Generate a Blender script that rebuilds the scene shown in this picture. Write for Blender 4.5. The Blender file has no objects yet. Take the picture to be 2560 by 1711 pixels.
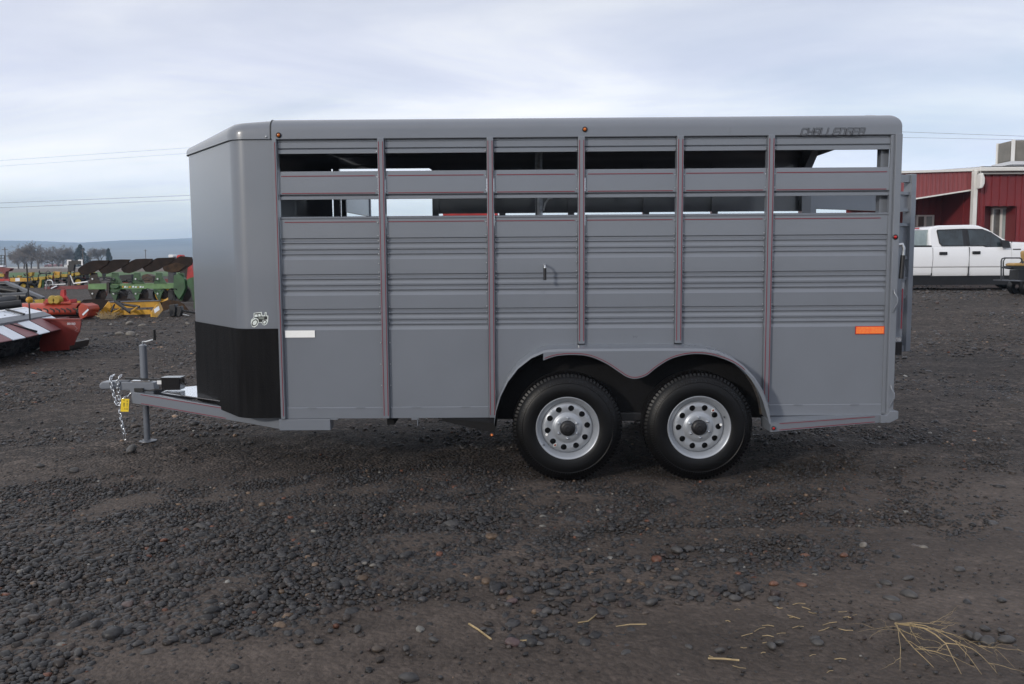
import bpy, math, random
import numpy as np
from mathutils import Vector, Matrix

rnd = random.Random(7)
S = bpy.context.scene
COL = S.collection
PI = math.pi

# ------------------------------------------------------------------ camera
CAM = Vector((0.165, -5.899, 1.505))
YAW, PITCH, ROLL = math.radians(-0.245), math.radians(5.387), math.radians(-0.415)
FPX, IW, IH = 2126.9, 2560.0, 1711.0
_f = Vector((math.sin(YAW)*math.cos(PITCH), math.cos(YAW)*math.cos(PITCH), -math.sin(PITCH)))
_r = Vector((math.cos(YAW), -math.sin(YAW), 0))
_u = _r.cross(_f)
CR = _r*math.cos(ROLL) + _u*math.sin(ROLL)
CU = -_r*math.sin(ROLL) + _u*math.cos(ROLL)
CF = _f
cd = bpy.data.cameras.new('camera')
cam = bpy.data.objects.new('camera', cd)
COL.objects.link(cam)
cam.matrix_world = Matrix(((CR.x, CU.x, -CF.x, CAM.x), (CR.y, CU.y, -CF.y, CAM.y), (CR.z, CU.z, -CF.z, CAM.z), (0, 0, 0, 1)))
cd.sensor_fit = 'HORIZONTAL'; cd.sensor_width = 36.0
cd.lens = FPX/IW*36.0
cd.clip_start = 0.05; cd.clip_end = 60000
S.camera = cam

def at(x, y, Y):
    """world point on the plane Y seen at photograph pixel (x, y)"""
    d = CF + CR*((x-IW/2)/FPX) + CU*((IH/2-y)/FPX)
    return CAM + d*((Y-CAM.y)/d.y)

# ------------------------------------------------------------------ light
SUN_AZ, SUN_EL = math.radians(39), math.radians(18)      # left of the camera's back
sdir = Vector((-math.sin(SUN_AZ)*math.cos(SUN_EL), -math.cos(SUN_AZ)*math.cos(SUN_EL), math.sin(SUN_EL)))
sl = bpy.data.lights.new('sun', 'SUN'); sl.energy = 1.8; sl.angle = math.radians(4); sl.color = (1.0, 0.93, 0.84)
sun = bpy.data.objects.new('sun', sl); COL.objects.link(sun)
sun.rotation_euler = sdir.to_track_quat('Z', 'Y').to_euler()

world = bpy.data.worlds.new('World'); S.world = world; world.use_nodes = True
nt = world.node_tree; nt.nodes.clear()
def N(t, kind, **kw):
    n = t.nodes.new(kind)
    for k, v in kw.items():
        if k.startswith('i_'):
            n.inputs[int(k[2:])].default_value = v
        else:
            setattr(n, k, v)
    return n
def ramp(t, stops, interp='LINEAR'):
    n = t.nodes.new('ShaderNodeValToRGB'); cr = n.color_ramp; cr.interpolation = interp
    while len(cr.elements) < len(stops): cr.elements.new(0.5)
    for e, (p, c) in zip(cr.elements, stops):
        e.position = p; e.color = (c, c, c, 1) if isinstance(c, (int, float)) else (*c, 1)
    return n
sky = N(nt, 'ShaderNodeTexSky', sky_type='NISHITA')
sky.sun_disc = False; sky.sun_elevation = SUN_EL; sky.sun_rotation = math.atan2(sdir.x, sdir.y) % (2*PI)
sky.altitude = 600; sky.air_density = 1.0; sky.dust_density = 0.3; sky.ozone_density = 1.2
tc = N(nt, 'ShaderNodeTexCoord')
sep = N(nt, 'ShaderNodeSeparateXYZ'); nt.links.new(tc.outputs['Generated'], sep.inputs[0])
zc = N(nt, 'ShaderNodeMath', operation='MAXIMUM', i_1=0.0); nt.links.new(sep.outputs[2], zc.inputs[0])
zp = N(nt, 'ShaderNodeMath', operation='ADD', i_1=0.16); nt.links.new(zc.outputs[0], zp.inputs[0])
dx = N(nt, 'ShaderNodeMath', operation='DIVIDE'); nt.links.new(sep.outputs[0], dx.inputs[0]); nt.links.new(zp.outputs[0], dx.inputs[1])
dy = N(nt, 'ShaderNodeMath', operation='DIVIDE'); nt.links.new(sep.outputs[1], dy.inputs[0]); nt.links.new(zp.outputs[0], dy.inputs[1])
cv = N(nt, 'ShaderNodeCombineXYZ'); nt.links.new(dx.outputs[0], cv.inputs[0]); nt.links.new(dy.outputs[0], cv.inputs[1])
def cloud(loc, rz, sc, scale, detail, rough, dist):
    mp = N(nt, 'ShaderNodeMapping'); mp.inputs['Location'].default_value = loc; mp.inputs['Rotation'].default_value = (0, 0, rz); mp.inputs['Scale'].default_value = sc
    nt.links.new(cv.outputs[0], mp.inputs[0])
    n = N(nt, 'ShaderNodeTexNoise'); n.inputs['Scale'].default_value = scale; n.inputs['Detail'].default_value = detail
    n.inputs['Roughness'].default_value = rough; n.inputs['Distortion'].default_value = dist
    nt.links.new(mp.outputs[0], n.inputs['Vector']); return n
n1 = cloud((3.1, 1.7, 0), 0.5, (0.8, 1.25, 1), 0.6, 6, 0.5, 0.4)      # where the clouds are thin
n2 = cloud((9.4, 4.2, 0), -0.45, (0.75, 1.5, 1), 0.85, 8, 0.55, 0.5)      # bright and grey cloud
m1 = ramp(nt, [(0.42, 1.0), (0.57, 0.86), (0.68, 0.60)]); nt.links.new(n1.outputs[0], m1.inputs[0])
c2 = ramp(nt, [(0.30, (0.64, 0.675, 0.81)), (0.43, (0.73, 0.76, 0.87)), (0.55, (0.86, 0.88, 0.94)), (0.70, (0.99, 0.99, 1.0))]); bx_ = N(nt, 'ShaderNodeMath', operation='MULTIPLY_ADD', i_1=-0.13); nt.links.new(sep.outputs[0], bx_.inputs[0]); nt.links.new(n2.outputs[0], bx_.inputs[2]); nt.links.new(bx_.outputs[0], c2.inputs[0])
hzr = ramp(nt, [(0.0, 0.85), (0.030, 0.70), (0.042, 0.55), (0.062, 0.52), (0.090, 0.88), (0.13, 1.0)]); nt.links.new(zc.outputs[0], hzr.inputs[0])
mm = N(nt, 'ShaderNodeMath', operation='MULTIPLY'); nt.links.new(m1.outputs[0], mm.inputs[0]); nt.links.new(hzr.outputs[0], mm.inputs[1])
cs = N(nt, 'ShaderNodeVectorMath', operation='SCALE'); hb = ramp(nt, [(0.0, 1.0), (0.055, 0.92), (0.13, 0.66), (0.28, 0.54)]); nt.links.new(zc.outputs[0], hb.inputs[0]); hs = N(nt, 'ShaderNodeMath', operation='MULTIPLY', i_1=20.0); nt.links.new(hb.outputs[0], hs.inputs[0]); nt.links.new(hs.outputs[0], cs.inputs[3]); nt.links.new(c2.outputs[0], cs.inputs[0])
mx = N(nt, 'ShaderNodeMix', data_type='RGBA'); nt.links.new(mm.outputs[0], mx.inputs[0])
SKYMIX = mx
nt.links.new(sky.outputs[0], mx.inputs[6]); nt.links.new(cs.outputs[0], mx.inputs[7])
bg = N(nt, 'ShaderNodeBackground'); bg.inputs[1].default_value = 0.1; nt.links.new(mx.outputs[2], bg.inputs[0])
wo = N(nt, 'ShaderNodeOutputWorld'); nt.links.new(bg.outputs[0], wo.inputs[0])
S.view_settings.view_transform = 'Standard'; S.view_settings.look = 'None'
S.cycles.max_bounces = 6; S.cycles.diffuse_bounces = 3; S.cycles.glossy_bounces = 3
S.view_settings.exposure = 0.0; S.view_settings.gamma = 1.0; S.view_settings.use_curve_mapping = False

# ------------------------------------------------------------------ materials
M = {}
def lin(r, g, b):
    f = lambda c: (c/255/12.92) if c/255 <= 0.04045 else ((c/255+0.055)/1.055)**2.4
    return (f(r), f(g), f(b))
def mat(name, col, rough=0.5, metal=0.0, spec=0.5, var=0.0, vscale=3.0, bump=0.0, bscale=40.0, coat=0.0, col2=None, streak=False, rvar=0.0):
    m = bpy.data.materials.new(name); m.use_nodes = True; t = m.node_tree
    b = t.nodes['Principled BSDF']
    b.inputs['Base Color'].default_value = (*col, 1); b.inputs['Roughness'].default_value = rough
    b.inputs['Metallic'].default_value = metal; b.inputs['Specular IOR Level'].default_value = spec
    b.inputs['Coat Weight'].default_value = coat; b.inputs['Coat Roughness'].default_value = 0.10
    g = N(t, 'ShaderNodeNewGeometry')
    src = g.outputs['Position']
    if streak:
        mp = N(t, 'ShaderNodeMapping'); mp.inputs['Scale'].default_value = (1, 1, 0.12); t.links.new(src, mp.inputs[0]); src = mp.outputs[0]
    if var > 0 or rvar > 0:
        n = N(t, 'ShaderNodeTexNoise'); n.inputs['Scale'].default_value = vscale; n.inputs['Detail'].default_value = 6; n.inputs['Roughness'].default_value = 0.6
        t.links.new(src, n.inputs['Vector'])
        if var > 0:
            c2 = col2 or tuple(max(0, c*(1-var)) for c in col)
            c1 = col if col2 else tuple(min(1, c*(1+var)) for c in col)
            r = ramp(t, [(0.35, c2), (0.65, c1)]); t.links.new(n.outputs[0], r.inputs[0]); t.links.new(r.outputs[0], b.inputs['Base Color'])
        if rvar > 0:
            r2 = ramp(t, [(0.3, max(0, rough-rvar)), (0.7, min(1, rough+rvar))]); t.links.new(n.outputs[0], r2.inputs[0]); t.links.new(r2.outputs[0], b.inputs['Roughness'])
    if bump > 0:
        n = N(t, 'ShaderNodeTexNoise'); n.inputs['Scale'].default_value = bscale; n.inputs['Detail'].default_value = 4
        t.links.new(g.outputs['Position'], n.inputs['Vector'])
        bp = N(t, 'ShaderNodeBump'); bp.inputs['Strength'].default_value = bump; bp.inputs['Distance'].default_value = 0.01
        t.links.new(n.outputs[0], bp.inputs['Height']); t.links.new(bp.outputs[0], b.inputs['Normal'])
    M[name] = m
    return m

mat('paint', (0.166, 0.182, 0.210), 0.30, var=0.035, vscale=1.6, bump=0.08, bscale=2.6, coat=0.6, rvar=0.03)
# fine rain beads on the paint
def beads(m):
    t = m.node_tree; b = t.nodes['Principled BSDF']
    g = N(t, 'ShaderNodeNewGeometry')
    v = N(t, 'ShaderNodeTexVoronoi'); v.inputs['Scale'].default_value = 62; t.links.new(g.outputs['Position'], v.inputs['Vector'])
    r = ramp(t, [(0.0, 1.0), (0.20, 0.55), (0.27, 0.0)]); t.links.new(v.outputs['Distance'], r.inputs[0])
    n = N(t, 'ShaderNodeTexNoise'); n.inputs['Scale'].default_value = 5; t.links.new(g.outputs['Position'], n.inputs['Vector'])
    sp = N(t, 'ShaderNodeSeparateColor'); t.links.new(v.outputs['Color'], sp.inputs[0])
    gt = N(t, 'ShaderNodeMath', operation='GREATER_THAN', i_1=0.80); t.links.new(sp.outputs[0], gt.inputs[0])
    mu = N(t, 'ShaderNodeMath', operation='MULTIPLY'); t.links.new(r.outputs[0], mu.inputs[0]); t.links.new(gt.outputs[0], mu.inputs[1])
    bp = N(t, 'ShaderNodeBump'); bp.inputs['Strength'].default_value = 1.0; bp.inputs['Distance'].default_value = 0.012
    t.links.new(mu.outputs[0], bp.inputs['Height'])
    for l in list(t.links):
        if l.to_socket == b.inputs['Normal']:
            t.links.new(l.from_socket, bp.inputs['Normal']); break
    t.links.new(bp.outputs[0], b.inputs['Normal'])
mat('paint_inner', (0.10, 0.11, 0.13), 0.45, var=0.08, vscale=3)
mat('deck_paint', (0.72, 0.74, 0.78), 0.12, metal=0.9, var=0.04, vscale=3)
mat('red_line', lin(118, 38, 52), 0.45)
mat('rubber_sheet', (0.010, 0.010, 0.011), 0.75, spec=0.12, var=0.5, vscale=16, bump=0.25, bscale=90, streak=True, col2=(0.004, 0.004, 0.005))
mat('black', (0.010, 0.010, 0.012), 0.45, var=0.3, vscale=8)
mat('black_gloss', (0.008, 0.008, 0.010), 0.18, coat=0.3)
mat('undercoat', (0.006, 0.006, 0.007), 0.65, spec=0.2, bump=0.4, bscale=50)
mat('tyre', (0.0032, 0.0032, 0.0038), 0.42, spec=0.28, var=0.35, vscale=5, bump=0.08, bscale=60)
mat('rim', (0.34, 0.36, 0.39), 0.36, metal=0.4, var=0.04, vscale=10, bump=0.03, bscale=90)
mat('galvanised', (0.50, 0.52, 0.54), 0.33, metal=0.85, var=0.25, vscale=30)
mat('chrome', (0.75, 0.77, 0.80), 0.20, metal=0.95, var=0.1, vscale=60)
mat('white_tape', (0.93, 0.93, 0.91), 0.25, var=0.02, vscale=120)
mat('orange_tape', (1.0, 0.27, 0.06), 0.3, var=0.2, vscale=90, col2=(0.98, 0.16, 0.04))
mat('amber', (0.55, 0.13, 0.01), 0.15, coat=0.5)
mat('redlens', (0.45, 0.01, 0.01), 0.15, coat=0.5)
mat('yellow_tag', (0.82, 0.58, 0.02), 0.5, var=0.06, vscale=40)
mat('decal_white', (0.72, 0.77, 0.74), 0.4)
mat('decal_black', (0.012, 0.015, 0.014), 0.4)
mat('decal_grey', (0.20, 0.22, 0.20), 0.4)
mat('wood', (0.10, 0.075, 0.05), 0.8, var=0.3, vscale=8)
mat('letter_face', (0.16, 0.172, 0.195), 0.4)
mat('letter_edge', (0.016, 0.018, 0.024), 0.5)
# implements
mat('green_paint', (0.030, 0.085, 0.032), 0.5, var=0.35, vscale=3, bump=0.1, bscale=20)
mat('green_beam', (0.115, 0.22, 0.085), 0.5, var=0.25, vscale=4)
mat('rust', (0.022, 0.013, 0.010), 0.6, var=0.5, vscale=4, bump=0.2, bscale=15)
mat('rust_tan', (0.085, 0.048, 0.025), 0.6, var=0.4, vscale=5, col2=(0.03, 0.018, 0.012))
mat('yellow_paint', (0.50, 0.26, 0.012), 0.45, var=0.2, vscale=5)
mat('yellow_dull', (0.36, 0.24, 0.02), 0.5, var=0.3, vscale=4)
mat('orange_red', (0.36, 0.042, 0.018), 0.4, var=0.2, vscale=4)
mat('dark_red', (0.20, 0.024, 0.018), 0.45, var=0.2, vscale=3)
mat('red_paint', (0.36, 0.02, 0.02), 0.5, var=0.3, vscale=3)
mat('maroon', (0.16, 0.03, 0.03), 0.55, var=0.3, vscale=3)
mat('steel_dark', (0.035, 0.038, 0.045), 0.4, var=0.3, vscale=4)
mat('steel_grey', (0.11, 0.12, 0.14), 0.4, var=0.2, vscale=3)
mat('panel_white', (0.70, 0.74, 0.80), 0.4, var=0.04, vscale=8)
mat('panel_red', (0.22, 0.085, 0.09), 0.5, var=0.08, vscale=8)
mat('bristle', (0.008, 0.008, 0.010), 0.8)
mat('white_paint', (0.78, 0.78, 0.78), 0.45, var=0.05, vscale=4)
mat('truck_white', (0.80, 0.81, 0.83), 0.25, coat=0.5, var=0.015, vscale=1)
mat('glass', (0.022, 0.032, 0.038), 0.06, spec=0.7, var=0.5, vscale=2.2)
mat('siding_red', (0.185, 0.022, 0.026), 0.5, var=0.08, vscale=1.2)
mat('fascia_red_sheen', (0.27, 0.075, 0.080), 0.5, var=0.06, vscale=1.2)  # paler than the siding: sky reflection put into the base colour
mat('trim_white', (0.72, 0.71, 0.68), 0.5, var=0.04, vscale=3)
mat('soffit', (0.34, 0.33, 0.32), 0.6)
mat('roof_metal', (0.55, 0.56, 0.58), 0.4)
mat('ac_metal', (0.20, 0.185, 0.16), 0.5, var=0.1, vscale=4)
mat('tan_vinyl', (0.42, 0.26, 0.09), 0.5, var=0.08, vscale=8)
mat('bark', (0.085, 0.07, 0.058), 0.9, var=0.3, vscale=2)
mat('twig', (0.17, 0.145, 0.125), 0.9)
mat('conifer', (0.016, 0.030, 0.020), 0.8, var=0.5, vscale=0.8)
mat('straw', (0.34, 0.255, 0.135), 0.7, var=0.3, vscale=20)
mat('wire', (0.05, 0.05, 0.06), 0.6)
mat('pole_wood', (0.11, 0.085, 0.07), 0.8)

# ------------------------------------------------------------------ mesh helpers
OFF = {}
class MB:
    def __init__(s): s.v = []; s.f = []
    def add(s, vs, fs):
        k = len(s.v); s.v += [tuple(v) for v in vs]; s.f += [tuple(i+k for i in f) for f in fs]; return s
    def box(s, x0, x1, y0, y1, z0, z1):
        return s.add([(x0,y0,z0),(x1,y0,z0),(x1,y1,z0),(x0,y1,z0),(x0,y0,z1),(x1,y0,z1),(x1,y1,z1),(x0,y1,z1)],
                     [(0,3,2,1),(4,5,6,7),(0,1,5,4),(1,2,6,5),(2,3,7,6),(3,0,4,7)])
    def cbox(s, c, d): return s.box(c[0]-d[0]/2, c[0]+d[0]/2, c[1]-d[1]/2, c[1]+d[1]/2, c[2]-d[2]/2, c[2]+d[2]/2)
    def beam(s, a, b, w, h, up=(0,0,1)):
        a, b = Vector(a), Vector(b); d = (b-a).normalized(); u = Vector(up); r = d.cross(u)
        if r.length < 1e-4: r = d.cross(Vector((0,1,0)))
        r.normalize(); u = r.cross(d).normalized(); r *= w/2; u *= h/2
        return s.add([a-r-u, a+r-u, a+r+u, a-r+u, b-r-u, b+r-u, b+r+u, b-r+u], [(0,3,2,1),(4,5,6,7),(0,1,5,4),(1,2,6,5),(2,3,7,6),(3,0,4,7)][::1])
    def prism(s, poly, axis, a, b):
        """poly: 2-D outline; axis 'x','y','z': extruded from a to b along it"""
        def pt(p, t): return (t, p[0], p[1]) if axis == 'x' else (p[0], t, p[1]) if axis == 'y' else (p[0], p[1], t)
        n = len(poly); vs = [pt(p, a) for p in poly]+[pt(p, b) for p in poly]
        fs = [tuple(range(n)), tuple(range(2*n-1, n-1, -1))]+[(i, n+i, n+(i+1) % n, (i+1) % n) for i in range(n)]
        return s.add(vs, fs)
    def strip(s, prof, axis, a, b):
        def pt(p, t): return (t, p[0], p[1]) if axis == 'x' else (p[0], t, p[1]) if axis == 'y' else (p[0], p[1], t)
        n = len(prof); vs = [pt(p, a) for p in prof]+[pt(p, b) for p in prof]
        return s.add(vs, [(i, i+1, n+i+1, n+i) for i in range(n-1)])
    def grid(s, rows, close=False):
        n = len(rows[0]); vs = [p for r in rows for p in r]; fs = []
        for i in range(len(rows)-1):
            for j in range(n-1 if not close else n):
                j2 = (j+1) % n; fs.append((i*n+j, i*n+j2, (i+1)*n+j2, (i+1)*n+j))
        return s.add(vs, fs)
    def tube(s, pts, r, n=8, caps=True):
        pts = [Vector(p) for p in pts]; rs = r if isinstance(r, (list, tuple)) else [r]*len(pts)
        rows = []; ref = None
        for i, p in enumerate(pts):
            d = (pts[min(i+1, len(pts)-1)]-pts[max(i-1, 0)]).normalized()
            if ref is None: ref = d.orthogonal().normalized()
            ref = (ref-d*ref.dot(d)); ref = ref.normalized() if ref.length > 1e-5 else d.orthogonal().normalized()
            bq = d.cross(ref)
            rows.append([p+(ref*math.cos(2*PI*k/n)+bq*math.sin(2*PI*k/n))*rs[i] for k in range(n)])
        k0 = len(s.v); s.grid(rows, close=True)
        if caps:
            s.f.append(tuple(k0+i for i in range(n-1, -1, -1))); e = k0+(len(pts)-1)*n; s.f.append(tuple(e+i for i in range(n)))
        return s
    def lathe(s, prof, c, axis='y', n=48, closed=False):
        """prof: (radius, offset along axis)"""
        rows = []
        for (r, t) in prof:
            row = []
            for k in range(n):
                a = 2*PI*k/n; p, q = r*math.cos(a), r*math.sin(a)
                row.append((c[0]+p, c[1]+t, c[2]+q) if axis == 'y' else (c[0]+t, c[1]+p, c[2]+q) if axis == 'x' else (c[0]+p, c[1]+q, c[2]+t))
            rows.append(row)
        if closed: rows.append(rows[0])
        return s.grid(rows, close=True)
    def disc(s, c, r, axis='y', n=24, rx=None):
        vs = []
        for k in range(n):
            a = 2*PI*k/n; p, q = (rx or r)*math.cos(a), r*math.sin(a)
            vs.append((c[0]+p, c[1], c[2]+q) if axis == 'y' else (c[0], c[1]+p, c[2]+q) if axis == 'x' else (c[0]+p, c[1]+q, c[2]))
        return s.add(vs, [tuple(range(n))])
    def poly(s, pts): return s.add(pts, [tuple(range(len(pts)))])
    def build(s, name, m, parent=None, smooth=None, bevel=0.0, off=None):
        o0 = off if off is not None else OFF.get(parent.name, Vector((0,0,0))) if parent else Vector((0,0,0))
        me = bpy.data.meshes.new(name)
        me.from_pydata([(v[0]-o0[0], v[1]-o0[1], v[2]-o0[2]) for v in s.v], [], s.f)
        me.materials.append(M[m] if isinstance(m, str) else m)
        me.validate()
        o = bpy.data.objects.new(name, me); COL.objects.link(o)
        if parent: o.parent = parent
        OFF[o.name] = Vector(o0)
        if smooth is not None:
            me.polygons.foreach_set('use_smooth', [True]*len(me.polygons))
            if smooth < 180:
                me.update()
                try: me.set_sharp_from_angle(angle=math.radians(smooth))
                except Exception: pass
        if bevel > 0:
            b = o.modifiers.new('bevel', 'BEVEL'); b.width = bevel; b.segments = 2; b.limit_method = 'ANGLE'; b.angle_limit = math.radians(40)
        return o
def fixn(o):
    import bmesh
    b = bmesh.new(); b.from_mesh(o.data); bmesh.ops.recalc_face_normals(b, faces=b.faces); b.to_mesh(o.data); b.free(); return o
def tag(o, label, cat, group=None, kind=None):
    if label: o['label'] = label
    if cat: o['category'] = cat
    if group: o['group'] = group
    if kind: o['kind'] = kind
    return o
def thing(name, loc, label, cat, group=None):
    o = bpy.data.objects.new(name, None); COL.objects.link(o); o.location = loc; OFF[o.name] = Vector(loc)
    o.empty_display_size = 0.2
    return tag(o, label, cat, group)
def copy_tree(o, parent=None):
    c = o.copy(); COL.objects.link(c); c.parent = parent; OFF[c.name] = OFF.get(o.name, Vector((0,0,0)))
    for ch in list(o.children): copy_tree(ch, c)
    return c
def sst(a, b, x):
    t = min(1, max(0, (x-a)/(b-a))); return t*t*(3-2*t)

# ------------------------------------------------------------------ ground
def hgt(X, Y):
    h = 0.58*sst(1.5, 17, Y)*sst(2.5, 10, X)
    h += 0.075*math.exp(-((X+2.8)**2+(Y-1.0)**2)/1.3)
    h += 0.018*math.sin(X*1.3+Y*0.7)*math.sin(Y*1.1-X*0.4)*(1 if abs(X-1) > 1.6 or abs(Y) > 1.2 else 0.3)*sst(0, 0.6, abs(Y+0.1)+abs(X-1)*0.2)
    return h
#PART2
def gpt(x, y):
    d = CF + CR*((x-IW/2)/FPX) + CU*((IH/2-y)/FPX)
    t = -CAM.z/d.z
    for _ in range(12):
        p = CAM + d*t
        t = (hgt(p.x, p.y)-CAM.z)/d.z
    return CAM + d*t
def inpoly(P, X, Y):
    c = np.zeros(X.shape, bool); n = len(P)
    for i in range(n):
        x1, y1 = P[i]; x2, y2 = P[(i+1) % n]
        if y1 == y2: continue
        m = ((y1 > Y) != (y2 > Y)) & (X < (x2-x1)*(Y-y1)/(y2-y1)+x1); c ^= m
    return c
PA = [(-300,1228),(273,1209),(545,1213),(896,1165),(1100,1150),(1300,1190),(1560,1210),(1800,1195),(1990,1165),(2200,1120),(2560,1150),(2800,1300),(2560,1330),(2300,1345),(2160,1400),(1990,1480),(1850,1450),(1640,1340),(1444,1375),(1288,1410),(1133,1440),(1055,1500),(900,1530),(790,1600),(640,1580),(450,1610),(290,1665),(100,1715),(-300,1790)]
PB = [(1210,1430),(1440,1420),(1560,1380),(1760,1370),(1920,1440),(1940,1510),(1700,1500),(1500,1560),(1380,1620),(1270,1610),(1250,1500)]
PA = [tuple(gpt(*p)[:2]) for p in PA]; PB = [tuple(gpt(*p)[:2]) for p in PB]

g_mat = bpy.data.materials.new('yard_dirt'); g_mat.use_nodes = True
t = g_mat.node_tree; b = t.nodes['Principled BSDF']; gg = N(t, 'ShaderNodeNewGeometry')
na = N(t, 'ShaderNodeTexNoise'); na.inputs['Scale'].default_value = 0.8; na.inputs['Detail'].default_value = 5; na.inputs['Roughness'].default_value = 0.62
nb = N(t, 'ShaderNodeTexNoise'); nb.inputs['Scale'].default_value = 38; nb.inputs['Detail'].default_value = 4; nb.inputs['Roughness'].default_value = 0.7
vo = N(t, 'ShaderNodeTexVoronoi'); vo.inputs['Scale'].default_value = 26
mpg = N(t, 'ShaderNodeMapping'); mpg.inputs['Scale'].default_value = (0.45, 1.5, 1); mpg.inputs['Rotation'].default_value = (0, 0, 0.12); t.links.new(gg.outputs['Position'], mpg.inputs[0])
for q in (nb, vo): t.links.new(gg.outputs['Position'], q.inputs['Vector'])
t.links.new(mpg.outputs[0], na.inputs['Vector'])
ra = ramp(t, [(0.3, (0.052, 0.042, 0.036)), (0.5, (0.083, 0.066, 0.056)), (0.72, (0.120, 0.096, 0.081))]); t.links.new(na.outputs[0], ra.inputs[0])
rb = ramp(t, [(0.3, 0.70), (0.7, 1.25)]); t.links.new(nb.outputs[0], rb.inputs[0])
mu = N(t, 'ShaderNodeMix', data_type='RGBA', blend_type='MULTIPLY'); mu.inputs[0].default_value = 1.0
t.links.new(ra.outputs[0], mu.inputs[6]); t.links.new(rb.outputs[0], mu.inputs[7]); t.links.new(mu.outputs[2], b.inputs['Base Color'])
b.inputs['Roughness'].default_value = 0.75; b.inputs['Specular IOR Level'].default_value = 0.25
sy_ = N(t, 'ShaderNodeSeparateXYZ'); t.links.new(gg.outputs['Position'], sy_.inputs[0])
msk = N(t, 'ShaderNodeMapRange', interpolation_type='SMOOTHSTEP'); msk.inputs[1].default_value = -0.6; msk.inputs[2].default_value = 0.8; msk.inputs[3].default_value = 0.25; msk.inputs[4].default_value = 1.0
t.links.new(sy_.outputs[1], msk.inputs[0])
prev = mu.outputs[2]; hts = []
for sc_, lo_, hi_ in ((44, 0.50, 1.65), (13, 0.62, 1.50)):      # stones too small to be built singly: own colours, glints painted as brighter cells, and relief
    vq = N(t, 'ShaderNodeTexVoronoi'); vq.inputs['Scale'].default_value = sc_; t.links.new(gg.outputs['Position'], vq.inputs['Vector'])
    sq = N(t, 'ShaderNodeSeparateColor'); t.links.new(vq.outputs['Color'], sq.inputs[0])
    rq = ramp(t, [(0.0, lo_), (0.75, 1.0), (1.0, hi_)]); t.links.new(sq.outputs[0], rq.inputs[0])
    mq = N(t, 'ShaderNodeMix', data_type='RGBA', blend_type='MULTIPLY'); t.links.new(msk.outputs[0], mq.inputs[0]); t.links.new(prev, mq.inputs[6]); t.links.new(rq.outputs[0], mq.inputs[7]); prev = mq.outputs[2]; hts.append(vq)
t.links.new(prev, b.inputs['Base Color'])
ad = N(t, 'ShaderNodeMath', operation='MULTIPLY_ADD', i_1=0.5); t.links.new(vo.outputs['Distance'], ad.inputs[0]); t.links.new(nb.outputs[0], ad.inputs[2])
bp0 = N(t, 'ShaderNodeBump', invert=True); bp0.inputs['Distance'].default_value = 0.035; t.links.new(msk.outputs[0], bp0.inputs['Strength']); t.links.new(hts[0].outputs['Distance'], bp0.inputs['Height'])
bp = N(t, 'ShaderNodeBump'); bp.inputs['Strength'].default_value = 0.5; bp.inputs['Distance'].default_value = 0.02; t.links.new(bp0.outputs[0], bp.inputs['Normal'])
t.links.new(ad.outputs[0], bp.inputs['Height']); t.links.new(bp.outputs[0], b.inputs['Normal']); M['yard_dirt'] = g_mat

def axis_pts(lo, hi, fine_lo, fine_hi, step, grow):
    a = list(np.arange(fine_lo, fine_hi, step)); s = step; x = fine_hi
    while x < hi: a.append(x); s *= grow; x += s
    a.append(hi); s = step; x = fine_lo-step
    while x > lo: a.insert(0, x); s *= grow; x -= s
    a.insert(0, lo); return a
gx = axis_pts(-4650, 4650, -6, 8, 0.20, 1.16); gy = axis_pts(-1450, 4200, -5, 8, 0.20, 1.16)
nr = np.random.default_rng(5)
g = MB(); rows = []
for y in gy:
    rows.append([(x, y, hgt(x, y)+(nr.normal(0, 0.006) if (abs(x) < 9 and -5 < y < 9) else 0)) for x in gx])
g.grid(rows)
ground = g.build('ground', 'yard_dirt', smooth=180); ground['kind'] = 'structure'

# ---- gravel (nobody could count it): one mesh of pebbles
def ico(sub):
    p = (1+5**0.5)/2
    v = [(-1,p,0),(1,p,0),(-1,-p,0),(1,-p,0),(0,-1,p),(0,1,p),(0,-1,-p),(0,1,-p),(p,0,-1),(p,0,1),(-p,0,-1),(-p,0,1)]
    f = [(0,11,5),(0,5,1),(0,1,7),(0,7,10),(0,10,11),(1,5,9),(5,11,4),(11,10,2),(10,7,6),(7,1,8),(3,9,4),(3,4,2),(3,2,6),(3,6,8),(3,8,9),(4,9,5),(2,4,11),(6,2,10),(8,6,7),(9,8,1)]
    v = [Vector(q).normalized() for q in v]
    for _ in range(sub):
        c = {}; nf = []
        def mid(a, b):
            k = (min(a, b), max(a, b))
            if k not in c: v.append(((v[a]+v[b])/2).normalized()); c[k] = len(v)-1
            return c[k]
        for (a, b2, d) in f:
            x, y, z = mid(a, b2), mid(b2, d), mid(d, a); nf += [(a,x,z),(b2,y,x),(d,z,y),(x,y,z)]
        f = nf
    return np.array([tuple(q) for q in v]), np.array(f)
peb_mat = bpy.data.materials.new('pebble'); peb_mat.use_nodes = True
t = peb_mat.node_tree; b = t.nodes['Principled BSDF']
at_n = N(t, 'ShaderNodeAttribute', attribute_name='tint')
ns = N(t, 'ShaderNodeTexNoise'); ns.inputs['Scale'].default_value = 70; ns.inputs['Detail'].default_value = 4
gg = N(t, 'ShaderNodeNewGeometry'); t.links.new(gg.outputs['Position'], ns.inputs['Vector'])
rr = ramp(t, [(0.3, 0.72), (0.7, 1.25)]); t.links.new(ns.outputs[0], rr.inputs[0])
mu = N(t, 'ShaderNodeMix', data_type='RGBA', blend_type='MULTIPLY'); mu.inputs[0].default_value = 1
t.links.new(at_n.outputs['Color'], mu.inputs[6]); t.links.new(rr.outputs[0], mu.inputs[7]); t.links.new(mu.outputs[2], b.inputs['Base Color'])
b.inputs['Roughness'].default_value = 0.45; b.inputs['Specular IOR Level'].default_value = 0.32
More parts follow.
